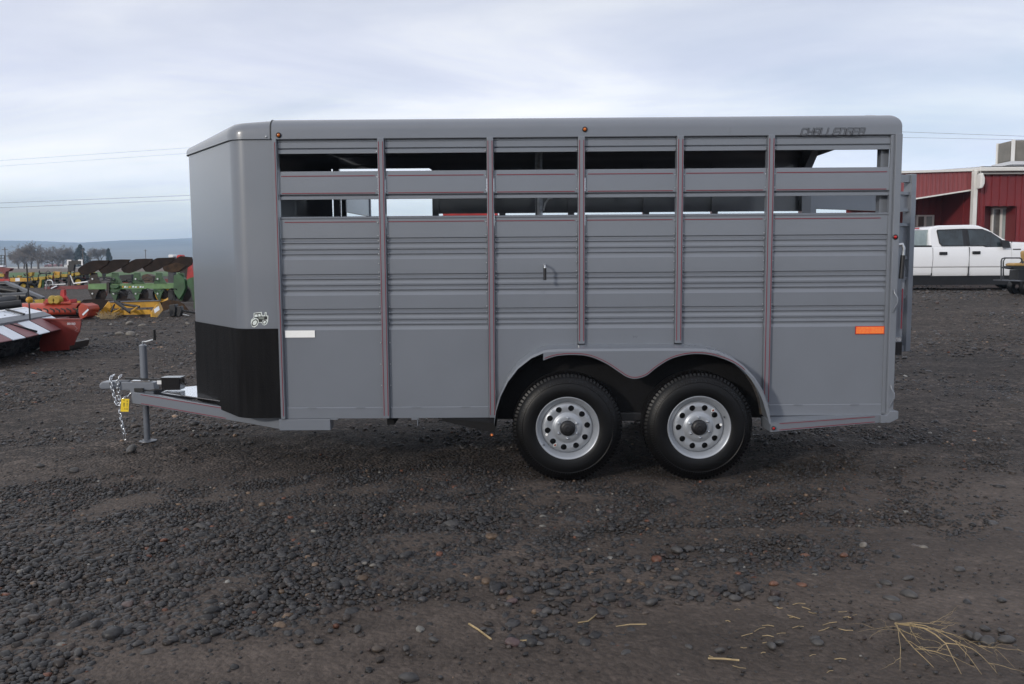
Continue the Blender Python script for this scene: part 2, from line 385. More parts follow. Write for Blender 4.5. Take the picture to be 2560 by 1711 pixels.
bp = N(t, 'ShaderNodeBump'); bp.inputs['Strength'].default_value = 0.25; bp.inputs['Distance'].default_value = 0.004
t.links.new(ns.outputs[0], bp.inputs['Height']); t.links.new(bp.outputs[0], b.inputs['Normal']); M['pebble'] = peb_mat
hv = np.vectorize(hgt)
def lumpy(X, Y, s, seed):
    r = np.random.default_rng(seed); v = np.zeros(X.shape)
    for k in range(7):
        a = r.uniform(0, 2*PI); w = s*r.uniform(0.5, 2.2); v += np.sin(w*(X*np.cos(a)+Y*np.sin(a))+r.uniform(0, 6.28))
    return v/2.65
def tints(n, r):
    base = np.array([0.0325, 0.0315, 0.0325]); c = base[None, :]*np.exp(r.normal(0, 0.27, (n, 1)))
    k = r.random(n)
    c[k < 0.22] *= np.array([1.25, 1.05, 0.9]); c[(k > 0.22) & (k < 0.26)] *= np.array([1.35, 1.0, 0.88])
    s = (k > 0.985); c[s] = np.array([0.16, 0.11, 0.075])*r.uniform(0.5, 1.2, (s.sum(), 1))
    s = (k > 0.9965); c[s] = np.array([0.22, 0.21, 0.19])*r.uniform(0.5, 1.1, (s.sum(), 1))
    s = (k > 0.979) & (k < 0.985); c[s] = np.array([0.13, 0.055, 0.035])*r.uniform(0.6, 1.1, (s.sum(), 1))
    return c
def scatter(x0, x1, y0, y1, step, seed):
    r = np.random.default_rng(seed)
    X, Y = np.meshgrid(np.arange(x0, x1, step), np.arange(y0, y1, step)); X = X.ravel(); Y = Y.ravel()
    X = X+r.uniform(-.5, .5, X.size)*step; Y = Y+r.uniform(-.5, .5, Y.size)*step
    d = Y-CAM.y; keep = np.abs(X-CAM.x-YAW*d) < d*0.63+0.25
    return X[keep], Y[keep], r
def pebbles(X, Y, R, sub, r, name, parent, glint_gain=1.0):
    n = X.size; V, F = ico(sub); nv, nf = len(V), len(F)
    sc = np.stack([R*r.uniform(0.85, 1.35, n), R*r.uniform(0.75, 1.1, n), R*r.uniform(0.45, 0.85, n)], 1)
    P = V[None]*(1+r.normal(0, 0.10 if sub else 0.13, (n, nv, 1)))
    ex_ = r.uniform(0.62, 1.0, (n, 1, 1)); P = np.sign(P)*np.abs(P)**ex_
    dq = r.normal(size=(n, 3)); dq /= np.linalg.norm(dq, axis=1)[:, None]; P = P*(1+0.20*np.sin(2.4*np.einsum('vk,nk->nv', V, dq)+r.uniform(0, 6.28, (n, 1))))[..., None]
    P = P*sc[:, None, :]*0.92
    a = r.uniform(0, 2*PI, n); tl = r.normal(0, 0.22, n)
    ct, st = np.cos(tl)[:, None], np.sin(tl)[:, None]
    y, z = P[..., 1]*ct-P[..., 2]*st, P[..., 1]*st+P[..., 2]*ct
    ca, sa = np.cos(a)[:, None], np.sin(a)[:, None]
    x2, y2 = P[..., 0]*ca-y*sa, P[..., 0]*sa+y*ca
    Z = hv(X, Y)+sc[:, 2]*r.uniform(-0.05, 0.45, n)
    P = np.stack([x2+X[:, None], y2+Y[:, None], z+Z[:, None]], -1).reshape(-1, 3)
    FF = (F[None]+(np.arange(n)*nv)[:, None, None]).reshape(-1, 3)
    me = bpy.data.meshes.new(name); me.vertices.add(len(P)); me.vertices.foreach_set('co', P.astype(np.float32).ravel())
    me.loops.add(FF.size); me.loops.foreach_set('vertex_index', FF.astype(np.int32).ravel())
    me.polygons.add(len(FF)); me.polygons.foreach_set('loop_start', np.arange(0, FF.size, 3, dtype=np.int32))
    me.polygons.foreach_set('use_smooth', np.ones(len(FF), bool))
    me.update(calc_edges=True)
    c = np.repeat(tints(n, r)*glint_gain, nv, 0); c = np.concatenate([c, np.ones((len(c), 1))], 1)
    al = me.attributes.new('tint', 'FLOAT_COLOR', 'POINT'); al.data.foreach_set('color', c.astype(np.float32).ravel())
    me.materials.append(M['pebble'])
    o = bpy.data.objects.new(name, me); COL.objects.link(o)
    tag(o, parent, 'gravel', kind='stuff'); return o
# foreground
X, Y, r = scatter(-6, 7, -3.6, 0.9, 0.0218, 11)
wx, wy = X+0.10*lumpy(X, Y, 5, 1)+r.normal(0, 0.13, X.size), Y+0.10*lumpy(X, Y, 5, 2)+r.normal(0, 0.07, X.size)
dA = inpoly(PA, wx, wy); dB = inpoly(PB, wx, wy); lm = lumpy(X, Y, 2.6, 3)
rightish = X > 0.9
p = np.where(dA, np.where(rightish, 0.62+0.25*lm, 0.97), np.where(dB, 0.36+0.15*lm, 0.03+0.04*np.clip(lm, 0, 1)))
p = np.where((Y > -0.35) & ~dA, 0.16+0.22*np.clip(lm, 0, 1.2), p)
k = r.random(X.size) < p; X, Y, dA, dB = X[k], Y[k], dA[k], dB[k]
near = sst  # noqa
big = np.clip((-Y-0.2)/2.6, 0, 1)*(X < 0.6)
R = np.exp(r.normal(math.log(0.0090), 0.36, X.size))*(1+0.32*big)*np.where(dB, 1.35, 1.0)*np.where(~dA & ~dB, 0.75, 1)
R = np.where((Y > -0.35), R*0.9, R)
nearm = (R > 0.0118) & (Y < -0.9)
pebbles(X[nearm], Y[nearm], R[nearm], 1, r, 'gravel', 'dark rounded river gravel spread in front of the trailer')
mid_x, mid_y, mid_R = X[~nearm], Y[~nearm], R[~nearm]
pebbles(mid_x, mid_y, mid_R, 0, r, 'gravel', 'dark small gravel under the trailer and round its wheels')
# fine grit on the bare dirt and between the stones
X, Y, r = scatter(-5, 6.5, -3.4, 1.2, 0.055, 12)
k = r.random(X.size) < np.clip(0.55+0.35*lumpy(X, Y, 3.3, 8), 0.1, 1); X, Y = X[k], Y[k]
pebbles(X, Y, np.exp(r.normal(math.log(0.0052), 0.35, X.size)), 0, r, 'gravel', 'fine grit and crumbs on the bare dirt of the foreground')
# behind the trailer, thinner with distance
for (y0, y1, st, rm, sd) in ((0.9, 4.5, 0.042, 0.0125, 21), (4.5, 11, 0.085, 0.018, 22), (11, 24, 0.19, 0.027, 23)):
    X, Y, r = scatter(-16, 17, y0, y1, st, sd)
    lm = lumpy(X, Y, 1.1, 4); k = r.random(X.size) < np.clip(0.55+0.45*lm, 0.08, 0.97)
    k &= ~((X > -1.2+0.12*Y) & (X < 2.4+0.28*Y) & (Y > 2.4))
    X, Y = X[k], Y[k]; R = np.exp(r.normal(math.log(rm), 0.35, X.size))
    pebbles(X, Y, R, 0, r, 'gravel', {21: 'grey gravel on the ground just behind the trailer', 22: 'coarse gravel on the yard between trailer and implements', 23: 'scattered stones on the far yard near the implements'}[sd], 1.55)  # tint raised to paint the sky glint into these stones

# ---- the larger stones one can pick out
def stone_mesh(seed, rough=0.13):
    r = np.random.default_rng(seed); V, F = ico(2)
    P = V.copy()
    for k in range(5):
        d = r.normal(size=3); d /= np.linalg.norm(d); P *= (1+rough*np.sin(2.2*(V@d)+r.uniform(0, 6)))[:, None]
    P *= np.array([1.15, 0.9, 0.72])
    me = bpy.data.meshes.new('stone'); me.from_pydata(P.tolist(), [], F.tolist())
    me.polygons.foreach_set('use_smooth', [True]*len(me.polygons)); return me
SMAT = {}
for nm, c in (('grey', (0.050, 0.047, 0.046)), ('brown', (0.075, 0.058, 0.047)), ('orange', (0.12, 0.055, 0.034)), ('pale', (0.16, 0.145, 0.125)), ('plum', (0.075, 0.048, 0.048))):
    mat('stone_'+nm, c, 0.55, var=0.35, vscale=22, bump=0.25, bscale=45); SMAT[nm] = M['stone_'+nm]
SM = {}
ORD = 'first second third fourth fifth sixth seventh eighth ninth tenth eleventh twelfth thirteenth fourteenth fifteenth sixteenth seventeenth eighteenth nineteenth'.split()
def row(spots, tone, label, group):
    for k, (x, y, w) in enumerate(sorted(spots)): stone(x, y, w, tone, label+', '+ORD[k]+' from the left', group)
def stone(px, py, wpx, tone, label, group=None, k=None):
    p = gpt(px, py); d = (p-CAM).length; rad = wpx/2/FPX*d
    k = rnd.randrange(5) if k is None else k
    if (tone, k) not in SM:
        me = stone_mesh(100+k); me.materials.append(SMAT[tone]); SM[(tone, k)] = me
    o = bpy.data.objects.new('stone', SM[(tone, k)]); COL.objects.link(o)
    o.scale = (rad, rad*rnd.uniform(.8, 1), rad*rnd.uniform(.8, 1.05)); o.location = (p.x, p.y, p.z+rad*0.38)
    o.rotation_euler = (rnd.uniform(-.2, .2), rnd.uniform(-.2, .2), rnd.uniform(0, 6.28))
    return tag(o, label, 'stone', group)
stone(1128,1319,34,'grey','large pale grey round stone in the gravel left of the wheels',k=0)
stone(1447,1343,22,'grey','grey stone at the gravel edge below the front wheel',k=1)
stone(1626,1512,34,'grey','round dark stone beside the straw twigs, foreground centre right',k=2)
stone(1612,1536,14,'brown','small round brown stone just below the round dark stone')
stone(1280,1611,36,'plum','flat plum coloured stone at the lower end of the stone cluster',k=3)
stone(1022,1696,34,'grey','pale grey stone at the bottom edge of the picture, centre',k=4)
stone(893,1579,24,'grey','pale stone alone on bare dirt left of the thin twig')
stone(1037,1539,15,'grey','small squarish stone alone on the dirt above the thin twig')
stone(1082,1602,20,'grey','right stone of a small group on bare dirt, centre foreground')
stone(1014,1625,22,'grey','flat stone at the left of a small group on bare dirt')
stone(948,1626,24,'brown','rusty brown flat stone on the bare dirt left of centre')
stone(1208,1576,18,'grey','stone lying just right of the thin tan twig')
stone(1367,1534,26,'grey','upright stone at the top of the stone cluster')
stone(1389,1532,20,'grey','stone right beside the upright stone of the cluster')
stone(1357,1581,28,'grey','largest stone in the middle of the stone cluster')
stone(1377,1592,20,'grey','stone at the right flank of the stone cluster')
stone(1348,1612,18,'grey','lowest round stone of the cluster')
stone(1282,1508,26,'plum','angular stone above the cluster, left side')
stone(1233,1522,20,'brown','brown stone left of the angular stone above the cluster')
stone(1565,1638,24,'grey','single stone on dirt in the right foreground below the straw')
stone(2043,1607,22,'grey','round stone pair member on dirt left of the dry weed')
stone(2037,1597,18,'grey','upper stone of the pair left of the dry weed')
row(((2003,1464,20),(2012,1390,16),(1934,1464,20),(2110,1392,16)), 'orange', 'small rusty orange stone behind the dry weed', 'rusty orange stones')
row(((2155,1367,18),(2305,1373,16),(2038,1441,14),(1905,1328,11),(1402,1284,12),(1495,1277,11),(1225,1250,9),(931,1417,14),(910,1412,12)), 'pale', 'small pale tan stone standing out of the dark gravel', 'pale tan stones')
row(((2215,1463,24),(2228,1500,26),(2275,1493,30),(2268,1450,20),(2240,1545,26),(2198,1470,14),(2420,1590,22),(2445,1600,24),(2470,1610,24),(2520,1605,28),(2460,1575,20),(2500,1580,20),(2504,1505,18),(2400,1425,18),(1950,1610,20),(1930,1620,22),(1800,1630,22),(1720,1620,18),(1690,1600,18)), 'grey', 'dark rounded stone sunk in the right foreground dirt', 'dark stones sunk in the right foreground')
row(((1690,1450,24),(1675,1475,24),(1708,1470,22),(1645,1480,20),(1735,1490,24),(1815,1490,20),(1840,1500,22),(1870,1490,20),(1935,1500,24),(1940,1515,20),(1690,1380,30),(1722,1376,22),(1830,1408,24),(1620,1425,20)), 'grey', 'rounded stone in the heap above the straw twigs', 'stones heaped above the straw twigs')
row(((700,1262,20),(505,1318,24),(480,1312,18),(325,1130,30),(690,1290,20),(185,1180,18),(100,1168,16),(840,1455,22),(660,1535,20),(350,1570,24),(240,1570,28),(370,1633,24),(345,1615,22),(190,1640,26),(60,1560,26)), 'grey', 'larger smooth stone among the gravel of the left foreground', 'larger stones in the left gravel')
row(((298,838,15),(325,838,16),(345,840,10),(322,812,16),(355,815,12),(470,812,10),(215,852,12)), 'pale', 'pale stone on the yard before the yellow scraper', 'pale stones on the far yard')

# ---- dry weed and straws
def weed(root, tips, name, label):
    o = thing(name, root, label, 'weed')
    mb = MB()
    def limb(a, bq, r0, depth):
        n = 7; pts = []; w = Vector((rnd.uniform(-.1, .1), rnd.uniform(-.1, .1), rnd.uniform(0, .14)))*(bq-a).length
        for i in range(n):
            q = i/(n-1); pts.append(a.lerp(bq, q)+w*math.sin(q*PI)+Vector((rnd.uniform(-1, 1), rnd.uniform(-1, 1), rnd.uniform(-.3, 1)))*0.004)
        for q in pts: q.z = max(q.z, hgt(q.x, q.y)+0.006)
        mb.tube(pts, [r0*(1-0.75*i/(n-1)) for i in range(n)], 5)
        if depth > 0:
            for k in range(3 if depth > 1 else 2):
                s = pts[rnd.randrange(1, n-1)]; d = (bq-a)*rnd.uniform(.3, .62); ang = rnd.uniform(-.75, .75)
                d = Vector((d.x*math.cos(ang)-d.y*math.sin(ang), d.x*math.sin(ang)+d.y*math.cos(ang), rnd.uniform(-.02, .05)))
                limb(s, s+d, r0*0.5, depth-1)
    for (tp, r0) in tips: limb(Vector(root), tp, r0, 2)
    mb.build('branch', 'straw', o); return o
rt = gpt(2238, 1572)+Vector((0, 0, .02))
tips = [(gpt(2480,1652)+Vector((0,0,.03)), .0021), (gpt(2455,1700)+Vector((0,0,.02)), .0030), (gpt(2330,1690)+Vector((0,0,.03)), .0034), (gpt(2250,1690)+Vector((0,0,.02)), .0022), (gpt(2365,1598)+Vector((0,0,.05)), .0018), (gpt(2400,1700)+Vector((0,0,.02)), .004)]
weed(tuple(rt), tips, 'dry_weed', 'dry tan branching weed lying on the dirt, lower right corner')
def straw(pts, r, label, group=None):
    q = [gpt(*p)+Vector((0, 0, r+0.002+0.0012*(i % 2))) for i, p in enumerate(pts)]
    o = MB().tube(q, r, 5).build('straw_twig', 'straw'); return tag(o, label, 'straw', group)
straw([(1172,1563),(1195,1578),(1228,1602)], .004, 'tan twig lying on bare dirt in the centre foreground')
straw([(1770,1650),(1810,1652),(1848,1655)], .004, 'thick straight straw near the bottom edge, right of centre')
straw([(1540,1570),(1575,1565),(1616,1564)], .003, 'pale forked straw right of the stone cluster')
straw([(1296,1607),(1330,1606)], .0045, 'short straw at the foot of the stone cluster')
straw([(1445,1560),(1470,1557),(1492,1540)], .003, 'thin straw on the upper right of the stone cluster')
for _ in range(34):
    x, y = rnd.uniform(1640, 2120), rnd.choice([rnd.uniform(1510, 1600), rnd.uniform(1540, 1690)]); a = rnd.uniform(-.5, .5); l = rnd.uniform(10, 38)
    straw([(x, y), (x+l*.5*math.cos(a), y+l*.35*math.sin(a)+rnd.uniform(-3, 3)), (x+l*math.cos(a), y+l*.7*math.sin(a))], rnd.uniform(.0011, .0020), 'thin straw scattered on the dirt left of the dry weed', 'straws scattered in the right foreground')
#PART3
# ------------------------------------------------------------------ the stock trailer
TR = thing('stock_trailer', (0.6, 0.9, 0.0), 'grey two axle livestock trailer with slatted side and open rear gate', 'trailer')
XP = [-1.470, -0.743, 0.0, 0.622, 1.293, 1.910]
XR = 2.760
ZROOF, ZOP1, ZMT, ZMB, ZPT, ZCB, ZW, ZB = 2.344, 2.250, 2.132, 1.940, 1.824, 1.046, 0.493, 0.418
WID = 1.83
PW = 0.052
PY0, PY1 = -0.028, 0.03        # post face and back
def part(mb, name, m, parent=TR, **k): return mb.build(name, m, parent, **k)
def stripe(x0, x1, z0, z1, y, parent):
    return MB().box(x0, x1, y-0.0012, y+0.0012, z0, z1).build('pinstripe', 'red_line', parent)

# posts along the side
FTOP = 0.925    # fender top
for i, x in enumerate(XP):
    zb = ZB+0.002 if i in (0, 1, 2) else (FTOP+0.01 if i in (3, 4) else 0.50)
    w = PW if i else 0.036
    xx = x if i else x+0.004
    p = part(MB().prism([(xx-w/2, PY1), (xx-w/2+0.004, PY0), (xx+w/2-0.004, PY0), (xx+w/2, PY1)], 'z', zb, ZROOF+0.004), 'post', 'paint', bevel=0.003)
    for s in ((-1, 1) if i else (1,)):
        sx = xx+s*(0.0140 if i else 0.004); stripe(sx-0.0025, sx+0.0025, zb+0.02, ZROOF-0.02, PY0-0.0005, p)
# rear corner post with channel
p = part(MB().box(XR-0.014, XR+0.032, -0.036, 0.05, ZB-0.02, ZROOF+0.003), 'rear_corner_post', 'paint', bevel=0.004)
part(MB().box(XR-0.036, XR-0.014, -0.012, 0.012, ZB+0.01, ZROOF), 'rear_post_flange', 'paint', bevel=0.002)
# the rear opening: hoop of jambs and header, seen through the slats
part(MB().box(XR-0.075, XR-0.018, 0.055, 0.115, ZB, ZROOF), 'rear_jamb', 'paint')
part(MB().box(XR-0.05, XR+0.03, WID-0.10, WID-0.002, ZB, ZROOF+0.06), 'rear_jamb', 'paint')
part(MB().prism([(0.05, ZROOF+0.02), (0.05, ZROOF+0.1), (0.4, ZROOF+0.20), (WID-0.4, ZROOF+0.20), (WID-0.05, ZROOF+0.1), (WID-0.05, ZROOF+0.02), (WID-0.1, ZROOF-0.06), (WID-0.3, ZROOF+0.085), (0.3, ZROOF+0.085), (0.115, ZROOF-0.06)], 'x', XR-0.045, XR+0.02), 'rear_header', 'paint')

# bays between posts
edges = [(XP[i]+PW/2, XP[i+1]-PW/2) for i in range(5)]+[(XP[5]+PW/2, XR-0.036)]
edges[0] = (XP[0]+0.022, edges[0][1])
V = 0.000591
def corr():
    z0 = ZCB+0.148; pr = [(0.006, ZPT), (0.0, ZPT-0.003), (-0.004, ZPT-0.006), (-0.004, ZPT-0.012), (0.0, ZPT-0.02)]
    zone = [(75, 0), (85, .012), (104, .012), (120, .003), (132, .003), (143, .012), (158, .012), (186, .004), (204, .004), (218, .012), (234, .012), (250, .003), (262, .003), (273, .012), (288, .012), (326, 0)]
    tops = [ZCB+0.148+0.242*2-0.0, ZCB+0.148+0.242*1.0, ZCB+0.148]
    tops = [ZPT-0.147, ZPT-0.147-0.248, ZPT-0.147-0.248-0.240]
    for zt in tops:
        for v, d in zone: pr.append((d, zt-(v-75)*V))
    pr += [(0.0, ZW+0.004), (-0.003, ZW), (-0.003, ZB)]
    return pr
CP = corr()
def bay_poly_panel(x0, x1):
    return MB().strip(CP, 'x', x0, x1)
def fender_top(x):     # underside of fender arch on the wall, metres
    pts = FA
    for (a, b2) in zip(pts, pts[1:]):
        if a[0] <= x <= b2[0]:
            q = (x-a[0])/(b2[0]-a[0]+1e-9); return a[1]+(b2[1]-a[1])*q
    return None
# arch where the fender meets the wall
FA = [(0.015, 0.42), (0.03, 0.52), (0.06, 0.62), (0.11, 0.72), (0.18, 0.81), (0.27, 0.88), (0.36, 0.918), (0.46, FTOP), (0.6, FTOP), (1.2, FTOP), (1.42, FTOP-0.004), (1.52, 0.905), (1.62, 0.86), (1.70, 0.80), (1.77, 0.73), (1.83, 0.64), (1.87, 0.54), (1.89, 0.42)]
TW = [i for i in range(6)]
for i, (x0, x1) in enumerate(edges):
    mb = MB()
    if i in (2, 3, 4):                      # panel cut out over the wheels: flat lower part follows the arch
        pr = [q for q in CP if q[1] > ZCB-0.02]
        pr = CP[:-3]
        mb.strip(pr, 'x', x0, x1); zc0 = pr[-1][1]
        xs = sorted(set([x0, x1]+[q[0] for q in FA if x0 < q[0] < x1]+list(np.linspace(x0, x1, 14))))
        rows = [[], []]
        for x in xs:
            ft = fender_top(x); zl = ft if ft is not None else ZB
            rows[0].append((x, pr[-1][0], zc0)); rows[1].append((x, pr[-1][0], max(zl, ZB)))
        mb.grid(rows)
    else:
        mb = bay_poly_panel(x0, x1)
    pn = part(mb, 'side_panel', 'paint', smooth=25)
    stripe(x0+(0.012 if i else 0.03), x1-(0.02 if i < 5 else 0.05), ZPT-0.041, ZPT-0.0355, -0.0012, pn)
    if i in (0, 1, 5):
        for q in (0.22, 0.72):
            MB().box(x0+(x1-x0)*q, x0+(x1-x0)*q+0.06, -0.0075, -0.002, ZW-0.003, ZW+0.004).build('weld_bead', 'paint', pn)
    # middle rail
    mp = [(0.02, ZMT+0.0), (0.0, ZMT-0.002), (-0.006, ZMT-0.03), (-0.006, ZMB+0.034), (0.004, ZMB+0.030), (0.012, ZMB+0.026), (-0.001, ZMB+0.020), (-0.001, ZMB), (0.02, ZMB)]
    mr = part(MB().strip(mp, 'x', x0, x1), 'slat', 'paint', smooth=25)
    stripe(x0+0.018, x1-0.02, ZMT-0.037, ZMT-0.0315, -0.0072, mr)
    stripe(x0+0.018, x1-0.02, ZMB+0.0385, ZMB+0.044, -0.0072, mr)
    tp = [(0.012, ZROOF+0.02), (0.012, ZROOF-0.012), (0.002, ZROOF-0.018), (0.002, ZOP1+0.038), (0.013, ZOP1+0.032), (0.0, ZOP1+0.026), (0.0, ZOP1), (0.02, ZOP1)]
    part(MB().strip(tp, 'x', x0, x1), 'top_rail', 'paint', smooth=25)
# rivets beside the posts
rv = MB()
for i, x in enumerate(XP[1:]+[XR-0.028]):
    for s in ((-1, 1) if i < 5 else (-1,)):
        xx = x+s*(PW/2+0.006) if i < 5 else x+0.0
        for z in [1.78, 1.69, 1.655, 1.60, 1.565, 1.50, 1.44, 1.41, 1.36, 1.30, 1.20, 1.16, 1.1, 2.09, 2.0, 2.26]+([0.95, 0.8, 0.65] if i == 5 or i == 0 else []):
            rv.lathe([(0.0045, 0.004), (0.0045, -0.004), (0.0025, -0.0065), (0.0001, -0.007)], (xx, -0.001, z), n=6)
o = part(rv, 'rivet', 'galvanised'); o['kind'] = 'stuff'

# far side wall, seen from inside through the slats
def far(mb, name, m='paint'): return part(mb, name, m)
FY = WID
for x in (-1.43, -0.545, 0.054, 0.67, 1.342, 1.956):
    far(MB().box(x-0.028, x+0.028, FY-0.03, FY+0.03, ZB, ZROOF+0.02), 'post', 'paint')
fx = [-0.545, 0.054, 0.67, 1.342, 1.956, XR]
for x0, x1 in zip(fx, fx[1:]):
    a, c = x0+0.028, x1-0.028
    far(MB().box(a, c, FY-0.006, FY+0.006, ZMB, ZMT), 'slat')
    far(MB().box(a, c, FY-0.006, FY+0.006, ZOP1, ZROOF+0.02), 'top_rail')
    far(MB().box(a, c, FY-0.006, FY+0.006, ZB, ZPT+0.003), 'side_panel')
far(MB().prism([(-1.40, ZROOF+0.01), (-1.40, ZROOF+0.1), (-0.572, ZROOF+0.1), (-0.572, ZROOF-0.02), (-0.64, ZROOF+0.03), (-1.38, ZROOF+0.03)], 'y', FY-0.01, FY+0.01), 'door_header')
far(MB().box(-1.40, -0.572, FY-0.006, FY+0.006, ZB, 0.52), 'door_sill')
# escape door swung outwards
dr = far(MB().prism([(-1.385, FY+0.02), (-1.30, FY+0.85), (-1.275, FY+0.85), (-1.36, FY+0.02)], 'z', 0.55, 1.80), 'escape_door', 'paint')
MB().prism([(-1.385, FY+0.02), (-1.30, FY+0.85), (-1.275, FY+0.85), (-1.36, FY+0.02)], 'z', 1.965, 2.27).build('door_slat', 'paint', dr)
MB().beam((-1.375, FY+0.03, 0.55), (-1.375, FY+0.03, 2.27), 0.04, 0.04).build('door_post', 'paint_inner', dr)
MB().beam((-1.288, FY+0.84, 0.55), (-1.288, FY+0.84, 2.27), 0.04, 0.04).build('door_post', 'paint', dr)
# inner sheet of the near side and floor
part(MB().box(-1.45, XR, 0.02, WID-0.02, ZB+0.005, ZB+0.05), 'floor_deck', 'wood')
# divider gate post inside
p = part(MB().tube([(0.36, 1.02, ZB+0.06), (0.36, 1.02, ZROOF+0.10)], 0.030, 14), 'divider_post', 'galvanised', smooth=40)
MB().tube([(0.40, 1.0, 2.11), (0.425, 1.0, 2.06), (0.45, 1.0, 2.02), (0.41, 1.0, 1.97), (0.395, 1.0, 1.91)], 0.009, 6).build('latch_rod', 'galvanised', p)
MB().box(0.43, 0.47, 0.98, 1.02, 2.005, 2.025).build('latch_handle', 'galvanised', p)
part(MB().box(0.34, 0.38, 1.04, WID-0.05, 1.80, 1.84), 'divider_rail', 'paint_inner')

# roof: swept profile with rounded edges
RR = 0.084
def roof_prof():
    pr = [(-0.012, ZROOF), (-0.016, ZROOF+0.004), (-0.016, ZROOF+0.055)]
    for k in range(1, 10):
        a = k/9*PI/2; pr.append((-0.016+RR*(1-math.cos(a)), ZROOF+0.058+RR*math.sin(a)))
    for k in range(1, 7):
        q = k/6; pr.append((0.089+(WID/2-0.089)*q, ZROOF+0.062+RR+0.045*math.sin(q*PI/2)))
    return pr+[(WID-y, z) for (y, z) in pr[-2::-1]]
RP = roof_prof()
X0, X1 = XP[0]-0.022, XR+0.034
rows = []
xs = [X0]+list(np.linspace(X0+0.02, 1.63, 12))+[1.6305]+[2.0, 2.4, X1-0.085]
for a in np.linspace(10, 90, 9): xs.append(X1-0.085+0.085*math.sin(math.radians(a)))
for x in xs:
    e = x-(X1-0.085); lim = 0.0 if e <= 0 else 0.085*(1-math.sqrt(max(0, 1-(e/0.085)**2)))
    rows.append([(x, y, z if lim == 0 else min(z, ZROOF+0.062+RR-lim) if z > ZROOF+0.06 else z) for (y, z) in RP])
roof = part(MB().grid(rows), 'roof', 'paint', smooth=40)
MB().box(1.628, 1.6325, -0.0178, -0.0155, ZROOF+0.002, ZROOF+0.06).build('roof_seam', 'paint', roof)
# rear end sheet of the roof
part(MB().prism([(y, min(z, ZROOF+0.062+RR-0.086)) for y, z in RP[2:-2]], 'x', X1-0.006, X1-0.002), 'roof_end_cap', 'paint')

# nose: V shaped with rounded bends
def arc(c, r, a0, a1, n): return [(c[0]+r*math.cos(math.radians(a0+(a1-a0)*k/n)), c[1]+r*math.sin(math.radians(a0+(a1-a0)*k/n))) for k in range(n+1)]
# plan outline: side, bend, slanted sheet, rounded tip
sl_a = math.degrees(math.atan2(0.80, -0.60))
NO = [(XP[0]-0.005, 0.0), (-1.675, 0.0)]
ang = math.radians(180-sl_a)
rb_ = 0.16; bx = -1.675; c0 = (bx, rb_)
turn = 180-sl_a
NO += arc(c0, rb_, -90, -90-turn, 10)[1:]
ex, ey = NO[-1]; dirx, diry = math.cos(math.radians(sl_a)), math.sin(math.radians(sl_a))
tlen = (0.80-ey)/diry
NO.append((ex+dirx*tlen*0.5, ey+diry*tlen*0.5)); NO.append((ex+dirx*tlen, ey+diry*tlen))
tx, ty = NO[-1]
k = (WID/2-ty)
rt_ = k/max(1e-3, math.sin(math.radians(90-(180-turn-90)))) if False else 0.19
cx_, cy_ = tx+rt_*math.sin(math.radians(turn)), ty+rt_*math.cos(math.radians(turn))
NO += arc((cx_, WID/2), math.hypot(tx-cx_, ty-WID/2), math.degrees(math.atan2(ty-WID/2, tx-cx_)), -180, 6)[1:]
NO2 = NO+[(x, WID-y) for (x, y) in NO[-2::-1]]
TIPX = min(q[0] for q in NO)
def nose_sheet(z0, z1, out, outline=NO2):
    res = []
    n = len(outline)
    for i, (x, y) in enumerate(outline):
        a, c = outline[max(0, i-1)], outline[min(n-1, i+1)]; d = Vector((c[0]-a[0], c[1]-a[1])).normalized(); nrm = Vector((-d.y, d.x))
        nrm = -nrm if nrm.dot(Vector((-1.2-x, WID/2-y))) > 0 else nrm
        res.append((x+nrm.x*out, y+nrm.y*out))
    return res
def nose_rows(zs, out):
    ol = nose_sheet(0, 0, out); return [[(x, y, z) for (x, y) in ol] for z in zs]
nose = part(MB().grid(nose_rows([0.44, 0.9, 1.4, 1.9, ZROOF+0.03], 0.0)), 'nose_panel', 'paint', smooth=40)
part(MB().grid(nose_rows([0.80, ZCB+0.008], 0.006)), 'rubber_guard', 'rubber_sheet', smooth=40)
def lowz(x): return 0.44+0.02*sst(-1.7, -2.3, x)*0-0.0
part(MB().grid(nose_rows([0.425, 0.808], 0.011)), 'rubber_guard', 'rubber_sheet', smooth=40)
# nose cap: drooping rounded roof of the nose
cap_rows = []
def droop(x): return 0.085*sst(-1.55, TIPX, x)
NOc = [(XP[0]-0.020, 0.0)]+NO2[1:-1]+[(XP[0]-0.020, WID)]
for (ins, dz) in ((-0.010, 0.0), (-0.015, 0.003), (-0.015, 0.045), (-0.011, 0.080), (0.004, 0.108), (0.030, 0.128), (0.060, 0.134), (0.095, 0.137)):
    ol = nose_sheet(0, 0, -ins, NOc)
    cap_rows.append([(x, y, ZROOF+0.002+dz*(1-0.50*min(1, max(0, (-1.52-x)/(-1.52-TIPX))))) for (x, y) in ol])
last = cap_rows[-1]
for q in (0.35, 0.7, 1.0):
    cap_rows.append([(x+(XP[0]-0.02-x)*q*0.9, y+(WID/2-y)*q*0.96, z+(ZROOF+0.175-z)*math.sin(q*PI/2)) for (x, y, z) in last])
cap = part(MB().grid(cap_rows), 'nose_cap', 'paint', smooth=50); 
MB().grid([[(XP[0]-0.0255, y-0.0035, z+0.002) for y, z in RP[:14]], [(XP[0]-0.0185, y-0.0035, z+0.002) for y, z in RP[:14]]]).build('cap_joint', 'black', cap)
MB().lathe([(0.006, 0.0), (0.006, -0.004), (0.0001, -0.006)], (XP[0]-0.05, -0.0165, ZROOF+0.02), n=8).build('cap_bolt', 'galvanised', cap)

